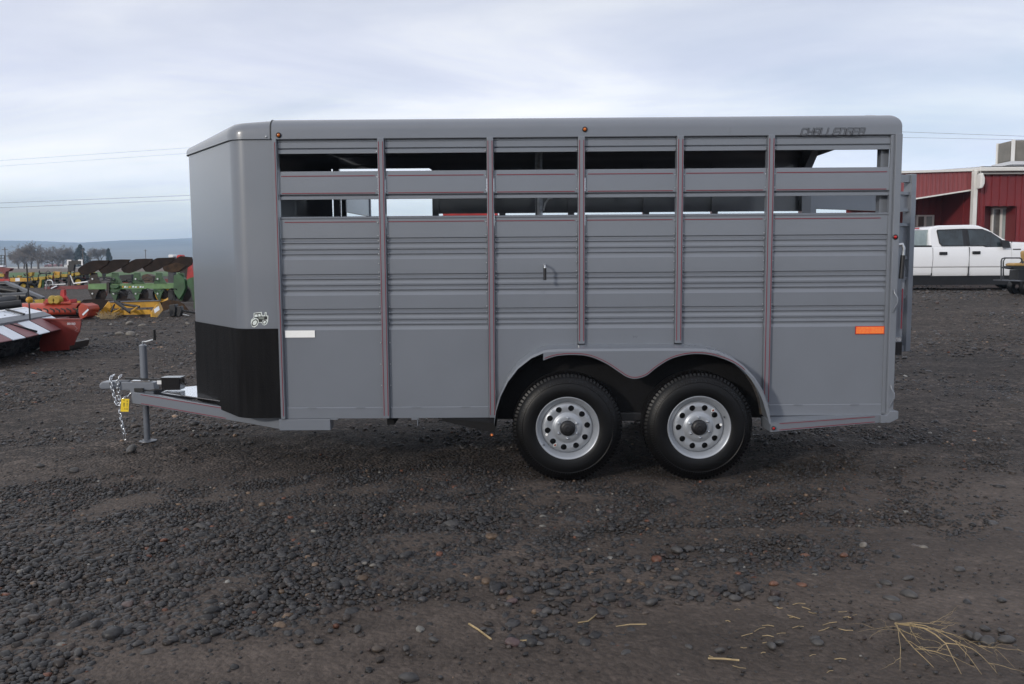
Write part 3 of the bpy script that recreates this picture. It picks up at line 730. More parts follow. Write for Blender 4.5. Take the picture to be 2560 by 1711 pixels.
# marker lights
def marker(x, z, m, y=-0.018, r=0.0115):
    p = part(MB().lathe([(r*1.55, 0.004), (r*1.55, -0.006), (r*1.15, -0.009), (r*.95, -0.006)], (x, y, z), n=20), 'marker_light', 'black', smooth=40)
    MB().lathe([(r*.95, -0.006), (r*.75, -0.010), (r*.4, -0.0125), (0.0001, -0.013)], (x, y, z), n=20).build('lens', m, p, smooth=60)
mk = at(697, 338.5, -0.016); marker(mk.x, mk.z, 'amber')
mk = at(1462, 324, -0.016); marker(mk.x, mk.z, 'amber')
mk = at(2238, 593, -0.036); marker(mk.x, mk.z, 'redlens', -0.036)

# CHALLENGER lettering, raised on the roof edge
G = {'C': [[(5,5.2),(5,6),(1,6),(0,5),(0,1),(1,0),(5,0),(5,.8)]], 'H': [[(0,0),(0,6)], [(5,0),(5,6)], [(0,3),(5,3)]],
     'A': [[(0,0),(0,5),(1,6),(5,6),(5,0)], [(0,2.6),(5,2.6)]], 'L': [[(0,6),(0,0),(5,0)]], 'E': [[(5,6),(1,6),(0,5),(0,1),(1,0),(5,0)], [(0,3),(4.5,3)]],
     'n': [[(0,0),(0,6),(4,6),(5,5),(5,0)]], 'G': [[(5,6),(1,6),(0,5),(0,1),(1,0),(4,0),(5,1),(5,3),(2.8,3)]], 'R': [[(0,0),(0,5),(1,6),(4.3,6),(5,5.3),(5,3.7),(4.3,3),(0,3)], [(3.6,3),(5,1.8),(5,0)]]}
def ribbon(mb, pts, w, y, cap=True):
    pts = [Vector(q) for q in pts]
    for i in range(len(pts)-1):
        a, c = pts[i], pts[i+1]; d = (c-a).normalized(); nrm = Vector((-d.y, d.x))*w/2; e = d*w/2
        a2, c2 = a-e, c+e
        mb.prism([tuple(a2+nrm), tuple(c2+nrm), tuple(c2-nrm), tuple(a2-nrm)], 'y', y[0]-0.00006*i, y[1])
def lettering(text, x0, x1, z0, z1, y, parent, shear=0.28):
    adv = (x1-x0)/(len(text)*7.0); sx = adv; sz = (z1-z0)/6
    for i, ch in enumerate(text):
        for (w, ya, m, nm) in ((0.0100, -0.0010, 'letter_edge', 'letter'), (0.0045, -0.0030, 'letter_face', 'letter_face')):
            mb = MB()
            for st in G[ch]:
                ribbon(mb, [(x0+(i*7.0+.6+q[0])*sx+shear*(q[1]*sz), z0+q[1]*sz) for q in st], w, (y+ya, y+0.001))
            mb.build(nm, m, parent)
a, c = at(2001, 337.8, -0.0165), at(2162, 321.5, -0.0165)
lettering('CHALLEnGER', a.x, c.x, a.z-0.001, c.z+0.001, -0.0168, roof)

# reflectors
a, c = at(713, 844.5, -0.004), at(787, 826.5, -0.004)
part(MB().box(a.x, c.x, -0.0062, -0.0045, a.z, c.z), 'reflector', 'white_tape')
a, c = at(2138, 836, -0.004), at(2211, 815.5, -0.004)
rf = part(MB().box(a.x, c.x, -0.0062, -0.0035, a.z, c.z), 'reflector', 'redlens')
MB().box(a.x+.004, c.x-.004, -0.0075, -0.0062, a.z+.004, c.z-.004).build('reflector_film', 'orange_tape', rf)

# tractor sticker on the nose (follows the flat part of the sheet)
def stick(pts, lift, m, name, parent, rim=0.0):
    mb = MB(); q = []
    for (x, y) in pts:
        p = at(610+x*80/2091, 770+y*60/1568, -0.0)
        q.append((p.x, p.z))
    cxm = sum(a for a, _ in q)/len(q); czm = sum(b for _, b in q)/len(q)
    mb.prism(q, 'y', -0.001-lift, -0.0006-lift)
    return mb.build(name, m, parent)
def ell(cx, cy, a, b2, rot, n=22):
    o = []
    for k in range(n):
        u = 2*PI*k/n; x, y = a*math.cos(u), b2*math.sin(u); o.append((cx+x*math.cos(rot)-y*math.sin(rot), cy+x*math.sin(rot)+y*math.cos(rot)))
    return o
stk = stick([(450,1010),(480,780),(640,620),(640,340),(1170,265),(1165,350),(1210,500),(1335,490),(1360,290),(1480,290),(1475,500),(1590,510),(1580,860),(1500,1060),(1340,1150),(1220,1100),(1150,980),(960,960),(880,1140),(700,1280),(540,1240)], 0.0004, 'decal_white', 'sticker', nose)
stick(ell(705,975,255,175,-0.95), 0.0008, 'decal_black', 'sticker_print', nose); stick(ell(710,975,175,120,-0.95), 0.0012, 'decal_white', 'sticker_print', nose)
stick(ell(1345,940,165,125,-0.95), 0.0008, 'decal_black', 'sticker_print', nose); stick(ell(1345,940,110,78,-0.95), 0.0012, 'decal_white', 'sticker_print', nose)
stick([(680,370),(1100,330),(1150,560),(1530,550),(1530,760),(1230,800),(1190,930),(970,940),(940,760),(860,690),(680,660),(540,790),(600,690),(680,640)], 0.0007, 'decal_black', 'sticker_print', nose)
stick([(710,440),(885,425),(900,590),(705,605)], 0.0011, 'decal_white', 'sticker_print', nose); stick([(930,420),(1070,405),(1110,555),(945,575)], 0.0011, 'decal_white', 'sticker_print', nose)
stick([(930,610),(1330,590),(1320,760),(960,720)], 0.0011, 'decal_grey', 'sticker_print', nose); stick([(1385,360),(1425,360),(1415,560),(1385,560)], 0.0007, 'decal_black', 'sticker_print', nose)

# latch handle on the side
a = at(1361, 662, 0)
p = part(MB().tube([(a.x, 0.0, a.z), (a.x, -0.075, a.z), (a.x, -0.088, a.z-0.010), (a.x, -0.090, a.z-0.025)], 0.0075, 10), 'latch_handle', 'galvanised', smooth=40)
MB().tube([(a.x, -0.090, a.z-0.022), (a.x, -0.090, a.z-0.105)], 0.0105, 12).build('handle_grip', 'black', p, smooth=40)

# fender: top sheet from wall to skirt, skirt with double curved lower edge
FYO = -0.215
part(MB().grid([[(x, 0.004, z+0.004) for x, z in FA], [(x, FYO+0.03, z) for x, z in FA], [(x, FYO+0.008, z-0.006) for x, z in FA], [(x, FYO, z-0.022) for x, z in FA]]), 'fender', 'paint', smooth=35)
SKL = [(450,200),(560,165),(700,155),(830,170),(960,225),(1060,290),(1130,335),(1200,350),(1290,325),(1380,255),(1500,185),(1650,150),(1800,155),(1950,200),(2060,265),(2160,380),(2230,510),(2265,620),(2292,715)]
SKL = [at(1220+x*.3069, 840+y*.3069, FYO) for x, y in SKL]
low = []
import bisect
lx = [q.x for q in SKL]; 
def catmull(P, n=5):
    o = []
    for i in range(len(P)-1):
        p0, p1, p2, p3 = P[max(i-1,0)], P[i], P[i+1], P[min(i+2, len(P)-1)]
        for k in range(n):
            u = k/n; o.append(0.5*((2*p1)+(p2-p0)*u+(2*p0-5*p1+4*p2-p3)*u*u+(3*p1-p0-3*p2+p3)*u**3))
    o.append(P[-1]); return o
SKL = catmull(SKL)
FAd = [(x, z-0.022) for x, z in FA]
def top_at(x):
    for a, c in zip(FAd, FAd[1:]):
        if a[0] <= x <= c[0]: return a[1]+(c[1]-a[1])*(x-a[0])/(c[0]-a[0])
    return FAd[-1][1]
# outer top edge parameterised alongside the lower edge
rows = [[], []]
for q in SKL:
    x = q.x
    if x < 1.52: rows[1].append((x, FYO, top_at(x)))
    else:      # right end: closest point of the arch outwards
        best = min(((a[0]+(c[0]-a[0])*k/8, a[1]+(c[1]-a[1])*k/8) for a, c in zip(FAd, FAd[1:]) if a[0] > 1.4 for k in range(9)), key=lambda e: (e[0]-q.x)**2+(e[1]-q.z)**2)
        rows[1].append((best[0], FYO, best[1]))
    rows[0].append((q.x, FYO, q.z))
sk = part(MB().grid(rows), 'fender_skirt', 'paint', smooth=60)
mb = MB(); up = 0.009; seq = SKL[1:80]
r0, r1 = [], []
for i, q in enumerate(seq):
    a, c = seq[max(0, i-1)], seq[min(len(seq)-1, i+1)]; d = (c-a).normalized(); nrm = Vector((-d.z, 0, d.x)); nrm = nrm if nrm.z > 0 else -nrm
    r0.append(tuple(q+nrm*0.008+Vector((0, -0.0045, 0)))); r1.append(tuple(q+nrm*0.0125+Vector((0, -0.0045, 0))))
cut = [i for i, q in enumerate(seq) if q.x < 1.70]
mb.grid([[r0[i] for i in cut], [r1[i] for i in cut]]).build('pinstripe', 'red_line', sk)
# wheel well: dark inner wall and rubber lined front of the arch
part(MB().prism([(x+(0.01 if x < 0.9 else -0.01), z-0.012) for x, z in FA], 'y', 0.012, 0.30), 'wheel_well', 'undercoat')
part(MB().grid([[(x+0.006, 0.01, z-0.012) for x, z in FA[:9]], [(x+0.006, FYO+0.02, z-0.03) for x, z in FA[:9]]]), 'arch_liner', 'undercoat', smooth=40)
part(MB().tube([(x+0.008, FYO+0.03, z-0.028) for x, z in FA[:8]], 0.008, 6), 'arch_liner_edge', 'undercoat', smooth=60)

# wheels
def wheel_proto():
    w = bpy.data.objects.new('wheel', None); COL.objects.link(w); OFF[w.name] = Vector((0, 0, 0)); w.empty_display_size = .1
    R = 0.372
    tp = [(0.205, -0.006), (0.212, -0.014), (0.232, -0.020), (0.262, -0.024), (0.300, -0.020), (0.306, -0.017), (0.309, -0.019), (0.332, -0.010), (0.346, 0.004), (0.358, 0.016), (0.367, 0.026), (R, 0.045), (R, 0.075), (R-.008, 0.077), (R-.008, 0.083), (R, 0.085), (R, 0.12), (R-.008, 0.122), (R-.008, 0.128), (R, 0.13), (R, 0.165), (0.36, 0.19), (0.33, 0.205), (0.21, 0.20)]
    ty = MB().lathe(tp, (0, 0, 0), n=72).build('tyre', 'tyre', w, smooth=35)
    tr = MB()
    for k in range(84):
        a = 2*PI*k/84; c, s = math.cos(a), math.sin(a)
        for (r0, r1, y0, y1, da) in ((R-.006, R+.005, 0.038, 0.073, .5), (R-.030, R-0.004, 0.008, 0.038, .5)):
            pts = []
            for (dr, dy) in ((r0, y1), (r1, y1), (r1, y0+0.012), (r0, y0)):
                for sg in (-1, 1):
                    aa = a+sg*0.022+ (dy-0.04)*da; pts.append((dr*math.cos(aa), dy-0.004, dr*math.sin(aa)))
            tr.add(pts, [(0,1,3,2),(2,3,5,4),(4,5,7,6),(0,2,4,6),(1,7,5,3)])
    o = tr.build('tread', 'tyre', w); o['kind'] = 'stuff'
    lt = MB()
    for k in range(120):       # raised ribs round the sidewall
        a = 2*PI*k/120
        lt.add([(rr_*math.cos(a+da), -0.0222+dy, rr_*math.sin(a+da)) for rr_, da, dy in ((0.312, -.008, .004), (0.312, .008, .004), (0.330, .008, .011), (0.330, -.008, .011))]+[(rr_*math.cos(a+da), -0.0252+dy, rr_*math.sin(a+da)) for rr_, da, dy in ((0.312, -.006, .004), (0.312, .006, .004), (0.330, .006, .011), (0.330, -.006, .011))], [(4,5,6,7), (0,1,5,4), (1,2,6,5), (2,3,7,6), (3,0,4,7)])
    lt.build('sidewall_ribs', 'tyre', w)['kind'] = 'stuff'
    # rim barrel and lip
    rp = [(0.214, -0.012), (0.2165, -0.018), (0.213, -0.022), (0.206, -0.020), (0.200, -0.010), (0.192, -0.004), (0.189, 0.004), (0.178, 0.012), (0.176, 0.022)]
    rim = MB().lathe(rp, (0, 0, 0), n=64).build('rim', 'rim', w, smooth=50)
    MB().lathe([(0.176, 0.018), (0.176, 0.06)], (0, 0, 0), n=48).build('rim_barrel', 'rim', w, smooth=50)
    # disc with ten round holes
    def dish(r):
        P = [(0.0, -0.004), (0.085, -0.004), (0.092, 0.0), (0.104, 0.008), (0.118, 0.006), (0.150, 0.004), (0.165, 0.010), (0.177, 0.024)]
        for a, c in zip(P, P[1:]):
            if a[0] <= r <= c[0]: return a[1]+(c[1]-a[1])*(r-a[0])/(c[0]-a[0])
        return P[-1][1]
    db = MB(); hr, rc = 0.0205, 0.1355; ri, ro = 0.112, 0.164
    for k in range(10):
        a0 = 2*PI*k/10+0.13; half = PI/10; ringi, ringo, deep = [], [], []
        for j in range(20):
            u = 2*PI*j/20; dxr, dyt = math.cos(u), math.sin(u)
            ringi.append((rc+hr*dxr, hr*dyt/rc))
            # meet the sector rectangle in (r, angle)
            tr_ = ((ro-rc) if dxr > 0 else (rc-ri))/max(1e-6, abs(dxr)); ta = half*rc/max(1e-6, abs(dyt)); q = min(tr_, ta)
            ringo.append((rc+q*dxr, q*dyt/rc))
        def P3(r, a, dz=0): return (r*math.cos(a0+a), dish(r)+dz, r*math.sin(a0+a))
        db.grid([[P3(*q) for q in ringo], [P3(*q) for q in ringi], [P3(q[0], q[1], 0.012) for q in ringi]], close=True)
        # corners of the sector
        for (cr_, sgn) in ((ri, -1), (ri, 1), (ro, -1), (ro, 1)):
            cands = sorted(ringo, key=lambda e: (e[0]-cr_)**2+((e[1]-sgn*half)*rc)**2)[:2]
            db.poly([P3(cr_, sgn*half), P3(*cands[0]), P3(*cands[1])])
    db.lathe([(0.112, dish(.112)), (0.104, dish(.104)), (0.096, dish(.096)), (0.088, -0.004), (0.07, -0.005), (0.05, -0.005)], (0, 0, 0), n=60)
    db.lathe([(0.164, dish(.164)), (0.170, dish(.170)), (0.178, 0.026)], (0, 0, 0), n=60)
    fixn(db.build('rim_disc', 'rim', w, smooth=45))
    MB().lathe([(0.165, 0.055), (0.0001, 0.055)], (0, 0, 0), n=32).build('brake_drum', 'black', w)
    hc = MB().lathe([(0.053, 0.0), (0.053, -0.020), (0.046, -0.030), (0.036, -0.034), (0.034, -0.040), (0.018, -0.043), (0.016, -0.048), (0.0001, -0.048)], (0, 0, 0), n=32).build('hub_cap', 'black', w, smooth=35)
    for k in range(6):
        a = 2*PI*k/6+0.52
        MB().lathe([(0.0085, 0.0), (0.0085, -0.012), (0.006, -0.018), (0.0001, -0.019)], (0.070*math.cos(a), -0.004, 0.070*math.sin(a)), n=6).build('lug_nut', 'chrome', w)
    return w
wp = wheel_proto(); wp.parent = TR
HUBS = [(0.514, 0.380), (1.406, 0.386)]
wheels = [wp, copy_tree(wp, TR)]
for i, w in enumerate(wheels):
    x, z = HUBS[i]; w.location = (x-0.6, -0.19-0.9, 0.377); w.rotation_euler = (0, (0.0, 2.0)[i], 0)
    for s, (rx, rz_, mm_) in enumerate((((-0.085, -0.118, 'decal_white'), (-0.142, -0.045, 'white_tape')), ((0.095, 0.115, 'decal_white'), (0.15, 0.015, 'white_tape')))[i]):
        ww = 0.016 if s == 0 else 0.009
        stq = MB().prism(ell(x+rx, 0.377+rz_, ww, ww*0.75 if s == 0 else ww, 0.9, 4 if s == 0 else 14), 'y', -0.19-0.003, -0.19+0.004).build('wheel_sticker', mm_, TR)
        if s == 0: MB().prism(ell(x+rx, 0.377+rz_, ww*.7, ww*0.5, 0.9, 4), 'y', -0.19-0.0042, -0.19-0.0035).build('sticker_print', 'dark_red', stq)
    MB().tube([(x+(-0.165, 0.172)[i], -0.185, 0.377+(-0.115, 0.07)[i]), (x+(-0.160, 0.165)[i], -0.215, 0.377+(-0.112, 0.068)[i])], 0.004, 6).build('valve_stem', 'black', TR)
for x, _ in HUBS:
    part(MB().tube([(x, -0.12, 0.377), (x, WID+0.12, 0.377)], 0.04, 10), 'axle', 'black')
    part(MB().lathe([(0.2, 0.0), (0.34, -0.01), (0.36, 0.05), (0.36, 0.17), (0.2, 0.2)], (x, WID-0.02, 0.372), n=40), 'far_wheel', 'tyre', smooth=40)
part(MB().box(0.86, 1.06, -0.02, 0.06, 0.39, 0.45), 'spring_hanger', 'black', bevel=0.006)
part(MB().box(-0.3, 2.2, 0.03, 0.10, 0.40, 0.452), 'frame_rail', 'undercoat')
part(MB().box(-1.4, 2.7, WID-0.12, WID-0.03, 0.34, ZB+0.005), 'frame_rail', 'undercoat')
for x in np.linspace(-1.2, 2.6, 9):
    part(MB().box(x-0.025, x+0.025, 0.05, WID-0.05, 0.36, ZB+0.004), 'cross_member', 'undercoat')

# tapered splash boards in front of and behind the fender
part(MB().add([(-0.36, 0.0, 0.416), (0.02, FYO+0.005, 0.416), (0.02, FYO+0.005, 0.348), (-0.36, 0.0, 0.395), (0.02, 0.0, 0.416), (0.02, 0.0, 0.348)], [(0,1,2,3), (0,4,1), (3,2,5), (1,4,5,2)]), 'splash_board', 'undercoat')
mk = at(1230, 1074, FYO); marker(0.0, 0.338, 'amber', FYO-0.002, 0.010)
a0, a1 = at(1926, 1075, FYO), at(2216, 1052, -0.03)
rs = part(MB().add([(1.885, FYO, 0.345), (2.72, -0.034, 0.372), (2.72, -0.034, 0.422), (1.885, FYO, 0.408), (1.885, 0.0, 0.345), (2.72, 0.0, 0.372), (2.72, 0.0, 0.422), (1.885, 0.0, 0.412)], [(0,1,2,3), (3,2,6,7), (0,4,5,1), (0,3,7,4), (1,5,6,2)]), 'splash_board', 'paint')
fixn(rs)
for q in (0.10, 0.80):
    zz = lambda x, q=q: (0.345+(0.372-0.345)*(x-1.885)/.835)*(1-q)+(0.408+(0.422-0.408)*(x-1.885)/.835)*q
    yy = lambda x: FYO+(-0.034-FYO)*(x-1.885)/.835
    MB().add([(1.95, yy(1.95)-0.002, zz(1.95)), (2.66, yy(2.66)-0.002, zz(2.66)), (2.66, yy(2.66)-0.002, zz(2.66)+0.005), (1.95, yy(1.95)-0.002, zz(1.95)+0.005)], [(0,1,2,3)]).build('pinstripe', 'red_line', rs)
marker(1.905, 0.372, 'redlens', FYO-0.004, 0.009)
part(MB().prism([(2.70, 0.37), (2.765, 0.372), (2.82, 0.40), (2.82, 0.452), (2.76, 0.452), (2.74, 0.425), (2.70, 0.423)], 'y', -0.055, 0.04), 'rear_bumper_end', 'paint', bevel=0.003)
part(MB().box(2.765, 2.82, 0.06, WID-0.05, 0.39, 0.45), 'rear_bumper', 'paint')
part(MB().prism([(-1.50, 0.335), (-1.14, 0.335), (-1.14, 0.415), (-1.50, 0.415)], 'y', -0.01, 0.10), 'frame_end', 'paint', bevel=0.004)
part(MB().box(-1.14, -1.09, -0.004, 0.08, 0.408, 0.4165), 'frame_end', 'paint')
part(MB().box(-0.53, -0.525, -0.005, 0.04, 0.362, 0.41), 'bracket', 'paint'); part(MB().box(-0.57, -0.52, -0.005, 0.04, 0.405, 0.4165), 'bracket', 'paint')
# rear tie loops
for zc_ in (1.22, 0.56):
    part(MB().tube([(XR+0.006, -0.040, zc_+0.075), (XR+0.008, -0.05, zc_+0.05), (XR+0.022, -0.062, zc_+0.02), (XR+0.024, -0.062, zc_-0.015), (XR+0.010, -0.05, zc_-0.05), (XR+0.004, -0.040, zc_-0.08)], 0.005, 7), 'tie_loop', 'paint', smooth=60)
# rear slam latch and tail lamp behind the corner post
lt = part(MB().add([(2.80, 0.03, 0.96), (2.87, 0.05, 0.96), (2.88, 0.05, 1.45), (2.84, 0.05, 1.50), (2.80, 0.03, 1.50)], [(0,1,2,3,4)]), 'latch_plate', 'paint')
lt.modifiers.new('solid', 'SOLIDIFY').thickness = 0.02
MB().box(2.853, 2.859, 0.028, 0.034, 1.02, 1.30).build('pinstripe', 'red_line', lt)
MB().tube([(2.80, 0.0, 1.60), (2.825, -0.01, 1.605), (2.835, -0.01, 1.58), (2.832, -0.01, 1.50)], 0.012, 8).build('latch_rod', 'galvanised', lt, smooth=50)
MB().tube([(2.832, -0.01, 1.53), (2.825, -0.01, 1.37)], 0.016, 10).build('handle_grip', 'black', lt, smooth=50)
MB().box(2.795, 2.845, -0.002, 0.05, 0.935, 0.962).build('lamp_bracket', 'chrome', lt)
MB().box(2.795, 2.85, -0.005, 0.06, 0.84, 0.93).build('tail_lamp', 'black_gloss', lt)
# rear gate, swung open past the far corner
GA, GB = Vector((2.80, WID-0.02, 0)), Vector((4.00, WID+0.64, 0))
gd = (GB-GA).normalized()
gt = part(MB().beam(GB+Vector((0,0,0.60)), GB+Vector((0,0,2.32)), 0.09, 0.07, up=(gd.x, gd.y, 0)), 'rear_gate', 'paint', bevel=0.005)
MB().beam(GA+gd*0.03+Vector((0,0,0.60)), GA+gd*0.03+Vector((0,0,2.32)), 0.05, 0.07, up=(gd.x, gd.y, 0)).build('gate_stile', 'paint', gt)
for z0, z1, w in ((2.24, 2.31, .05), (0.60, 0.66, .05), (2.12, 2.15, .05), (1.96, 1.99, .05), (1.82, 1.85, .05), (1.50, 1.53, .05), (1.12, 1.15, .05), (1.30, 1.33, .05)):
    MB().beam(GA+gd*0.05+Vector((0,0,(z0+z1)/2)), GB-gd*0.03+Vector((0,0,(z0+z1)/2)), w, z1-z0).build('gate_rail', 'paint', gt)
for z0, z1 in ((0.66, 1.82), (1.99, 2.12)):
    MB().beam(GA+gd*0.05+Vector((0,0,(z0+z1)/2)), GB-gd*0.03+Vector((0,0,(z0+z1)/2)), 0.008, z1-z0).build('gate_sheet', 'paint', gt)

# tongue: two converging channels, deck plate, coupler, jack, boxes and chains
YC = WID/2
CA, CB = Vector((-1.50, 0.07, 0.38)), Vector((-2.92, YC-0.03, 0.44))
def channel(a, c, h, w, name):
    d = (c-a).normalized(); r = d.cross(Vector((0,0,1))).normalized()*w/2
    if r.y > 0: r = -r
    mb = MB(); prof = [(-1, -h/2), (-1, h/2), (1, h/2), (1, -h/2)]
    mb.beam(a, c, w, h); return part(mb, name, 'paint', bevel=0.004)
c1 = channel(CA, CB, 0.092, 0.045, 'tongue_rail')
channel(Vector((-1.50, WID-0.07, 0.38)), Vector((-2.92, YC+0.03, 0.44)), 0.092, 0.045, 'tongue_rail')
d = (CB-CA).normalized(); r = Vector((d.y, -d.x, 0)).normalized(); r = r if r.y < 0 else -r
for dz in (0.036, -0.036):
    q0, q1 = CA+d*0.55+r*0.0238+Vector((0,0,dz)), CB-d*0.12+r*0.0238+Vector((0,0,dz))
    MB().add([q0-Vector((0,0,.0028)), q1-Vector((0,0,.0028)), q1+Vector((0,0,.0028)), q0+Vector((0,0,.0028))], [(0,1,2,3)]).build('pinstripe', 'red_line', c1)
zd = 0.487
part(MB().prism([(-1.75, 0.16), (-2.66, 0.80), (-2.66, WID-0.80), (-1.75, WID-0.16)], 'z', zd-0.003, zd+0.004), 'deck_plate', 'deck_paint')
# coupler
cp = part(MB().prism([(-3.03, 0.495), (-3.01, 0.565), (-2.75, 0.56), (-2.74, 0.50), (-2.76, 0.445), (-2.91, 0.445), (-2.95, 0.50)], 'y', YC-0.045, YC+0.045), 'coupler', 'paint', bevel=0.006)
MB().prism([(-3.195, 0.545), (-3.17, 0.568), (-3.02, 0.572), (-3.01, 0.51), (-3.17, 0.503), (-3.195, 0.515)], 'y', YC-0.038, YC+0.038).build('coupler_socket', 'paint', cp, bevel=0.012)
MB().tube([(-3.06, YC, 0.54), (-2.96, YC, 0.54)], 0.036, 12).build('coupler_neck', 'steel_grey', cp, smooth=40)
MB().box(-2.93, -2.78, YC-0.043, YC+0.043, 0.5655, 0.574).build('coupler_plate', 'deck_paint', cp)
MB().beam((-2.98, YC-0.03, 0.592), (-2.60, YC-0.03, 0.575), 0.02, 0.014).build('coupler_lever', 'black', cp)
MB().box(-2.90, -2.83, YC-0.062, YC-0.047, 0.487, 0.515).build('brake_switch', 'black', cp)
MB().tube([(-2.83, YC-0.055, 0.50), (-2.77, YC-0.07, 0.497), (-2.72, YC-0.08, 0.51), (-2.66, YC-0.06, 0.50)], 0.006, 6).build('cable', 'black', cp, smooth=60)
bb = part(MB().box(-2.675, -2.525, YC-0.075, YC+0.03, 0.50, 0.60), 'battery_box', 'black_gloss', bevel=0.005)
MB().box(-2.68, -2.52, YC-0.08, YC+0.035, 0.592, 0.603).build('box_lid', 'black_gloss', bb, bevel=0.003)
MB().box(-2.72, -2.685, YC-0.045, YC-0.02, 0.545, 0.575).build('box_label', 'white_paint', bb)
# jack
jx = -2.84; gz = hgt(jx+0.09, YC)+0.004
jk = part(MB().tube([(jx, YC, 0.40), (jx, YC, 0.855)], 0.029, 20), 'jack_tube', 'paint', smooth=40)
MB().tube([(jx, YC, 0.855), (jx, YC, 0.866)], [0.03, 0.012], 20).build('jack_cap', 'paint', jk, smooth=30)
MB().tube([(jx, YC, gz+0.01), (jx, YC, 0.41)], 0.0245, 18).build('jack_leg', 'steel_grey', jk, smooth=40)
MB().lathe([(0.0001, 0.012), (0.03, 0.012), (0.055, 0.006), (0.068, 0.004), (0.07, -0.002), (0.0001, -0.002)], (jx+0.005, YC, gz), axis='z', n=26).build('jack_foot', 'steel_grey', jk, smooth=40)
MB().tube([(jx, YC, 0.86), (jx, YC, 0.885), (jx+0.03, YC, 0.885), (jx+0.11, YC-0.03, 0.905)], 0.008, 8).build('jack_crank', 'galvanised', jk, smooth=50)
MB().tube([(jx+0.108, YC-0.03, 0.90), (jx+0.110, YC-0.03, 0.985)], 0.0115, 12).build('crank_grip', 'black', jk, smooth=40)
# safety chains
def link_proto():
    mb = MB(); pts = []
    for k in range(20):
        a = 2*PI*k/20; pts.append(Vector((0.010*math.cos(a), 0, 0.010*math.sin(a)+(0.012 if math.sin(a) >= 0 else -0.012))))
    n = 7; rows = []
    for k in range(20):
        t_ = (pts[(k+1) % 20]-pts[k-1]).normalized(); u = Vector((0,1,0)); w = t_.cross(u)
        rows.append([pts[k]+(u*math.cos(2*PI*j/n)+w*math.sin(2*PI*j/n))*0.0040 for j in range(n)])
    rows.append(rows[0]); mb.grid(rows, close=True)
    return mb
LP = None
def chain(pts, parent=TR):
    global LP
    pts = [Vector(p) for p in pts]; dense = []
    for a, c in zip(pts, pts[1:]):
        n = max(1, int((c-a).length/0.001))
        dense += [a.lerp(c, i/n) for i in range(n)]
    step = 31; first = None; k = 0
    for i in range(0, len(dense)-step, step):
        a, c = dense[i], dense[i+step]; d_ = (c-a).normalized(); m_ = (a+c)/2
        if LP is None: LP = link_proto().build('chain_link', 'chrome', smooth=60, off=(0,0,0)); o_ = LP
        else: o_ = LP.copy(); COL.objects.link(o_)
        if first is None: first = o_; o_.name = 'safety_chain'; o_.parent = parent
        else: o_.parent = parent
        q = d_.to_track_quat('Z', 'Y'); q = q @ Matrix.Rotation(PI/2*(k % 2)+0.35, 3, 'Z').to_quaternion()
        o_.rotation_mode = 'QUATERNION'; o_.rotation_quaternion = q; o_.location = m_-Vector((0.6, 0.9, 0)); o_.name = 'chain_link'; k += 1
def cpt(x, y, dy=0.0): return at(220+x*.12755, 920+y*.12755, YC-0.055+dy)
chain([cpt(500,140,.05), cpt(440,200), cpt(445,300), cpt(480,430), cpt(510,560), cpt(545,690), cpt(590,745), cpt(630,690), cpt(600,560), cpt(600,420), cpt(580,260), cpt(620,170), cpt(690,140,.05)])
chain([cpt(735,570,.0), cpt(690,600), cpt(650,700), cpt(620,870), cpt(650,1000), cpt(670,1130), cpt(695,1240), cpt(720,1330)])
hk = part(MB().tube([cpt(700,1300), cpt(700,1400)], 0.006, 6), 'chain_hook', 'chrome', smooth=60); MB().tube([cpt(745,1290), cpt(745,1400), cpt(725,1420)], 0.006, 6).build('hook_bar', 'chrome', hk)
part(MB().tube([cpt(735,560,.01), cpt(780,560,.02), cpt(850,480,.02)], 0.006, 6), 'chain_ring', 'chrome', smooth=60)
tg = part(MB().add([cpt(655,605,-.02), cpt(810,610,-.02), cpt(795,860,-.02), cpt(638,858,-.02)], [(0,1,2,3)]), 'warning_tag', 'yellow_tag'); tg.modifiers.new('solid', 'SOLIDIFY').thickness = 0.0015
for (x0, y0, x1, y1) in ((685,620,722,650),(692,690,722,765),(712,790,735,822),(755,640,785,680),(755,690,780,745),(752,755,778,775),(752,790,778,825)):
    for k in range(3):
        u = y0+(y1-y0)*k/3
        MB().add([cpt(x0,u,-.0225), cpt(x1,u+2,-.0225), cpt(x1,u+(y1-y0)*.2,-.0225), cpt(x0,u+(y1-y0)*.2-2,-.0225)], [(0,1,2,3)]).build('tag_print', 'decal_black', tg)
#PART4
# ------------------------------------------------------------------ background, left: implements, field, trees, hills
def c1(x, y): return (x*0.22957, 560+y*0.22957)
def s8(x, y): return (x*0.12788, 580+y*0.12788)
def c7(x, y): return (2160+x*0.26792, 340+y*0.26792)
def Yof(p): return gpt(*p).y
def ex(pts, Y, th, name, m, parent, cr=c1, bevel=0.0, tilt=0.0):
    """outline given in photograph crop units, at its own distance Y and with thickness th"""
    q = [at(*cr(*p), Y) for p in pts]; n = len(q)
    z0 = min(p.z for p in q); vs = [(p.x, p.y+tilt*(p.z-z0), p.z) for p in q]
    k = (Y+th-CAM.y)/(Y-CAM.y)
    vs += [(p[0], p[1]+th, p[2]) for p in vs]
    mb = MB().add(vs, [tuple(range(n)), tuple(range(2*n-1, n-1, -1))]+[(i, n+i, n+(i+1) % n, (i+1) % n) for i in range(n)])
    o = mb.build(name, m, parent, bevel=bevel); return fixn(o)
def rod(pts, Y, r, name, m, parent, cr=c1, n=8):
    return MB().tube([at(*cr(p[0], p[1]), Y+(p[2] if len(p) > 2 else 0)) for p in pts], r, n).build(name, m, parent, smooth=50)
def base(px, py, cr=c1): p = gpt(*cr(px, py)); return (p.x, p.y, p.z)

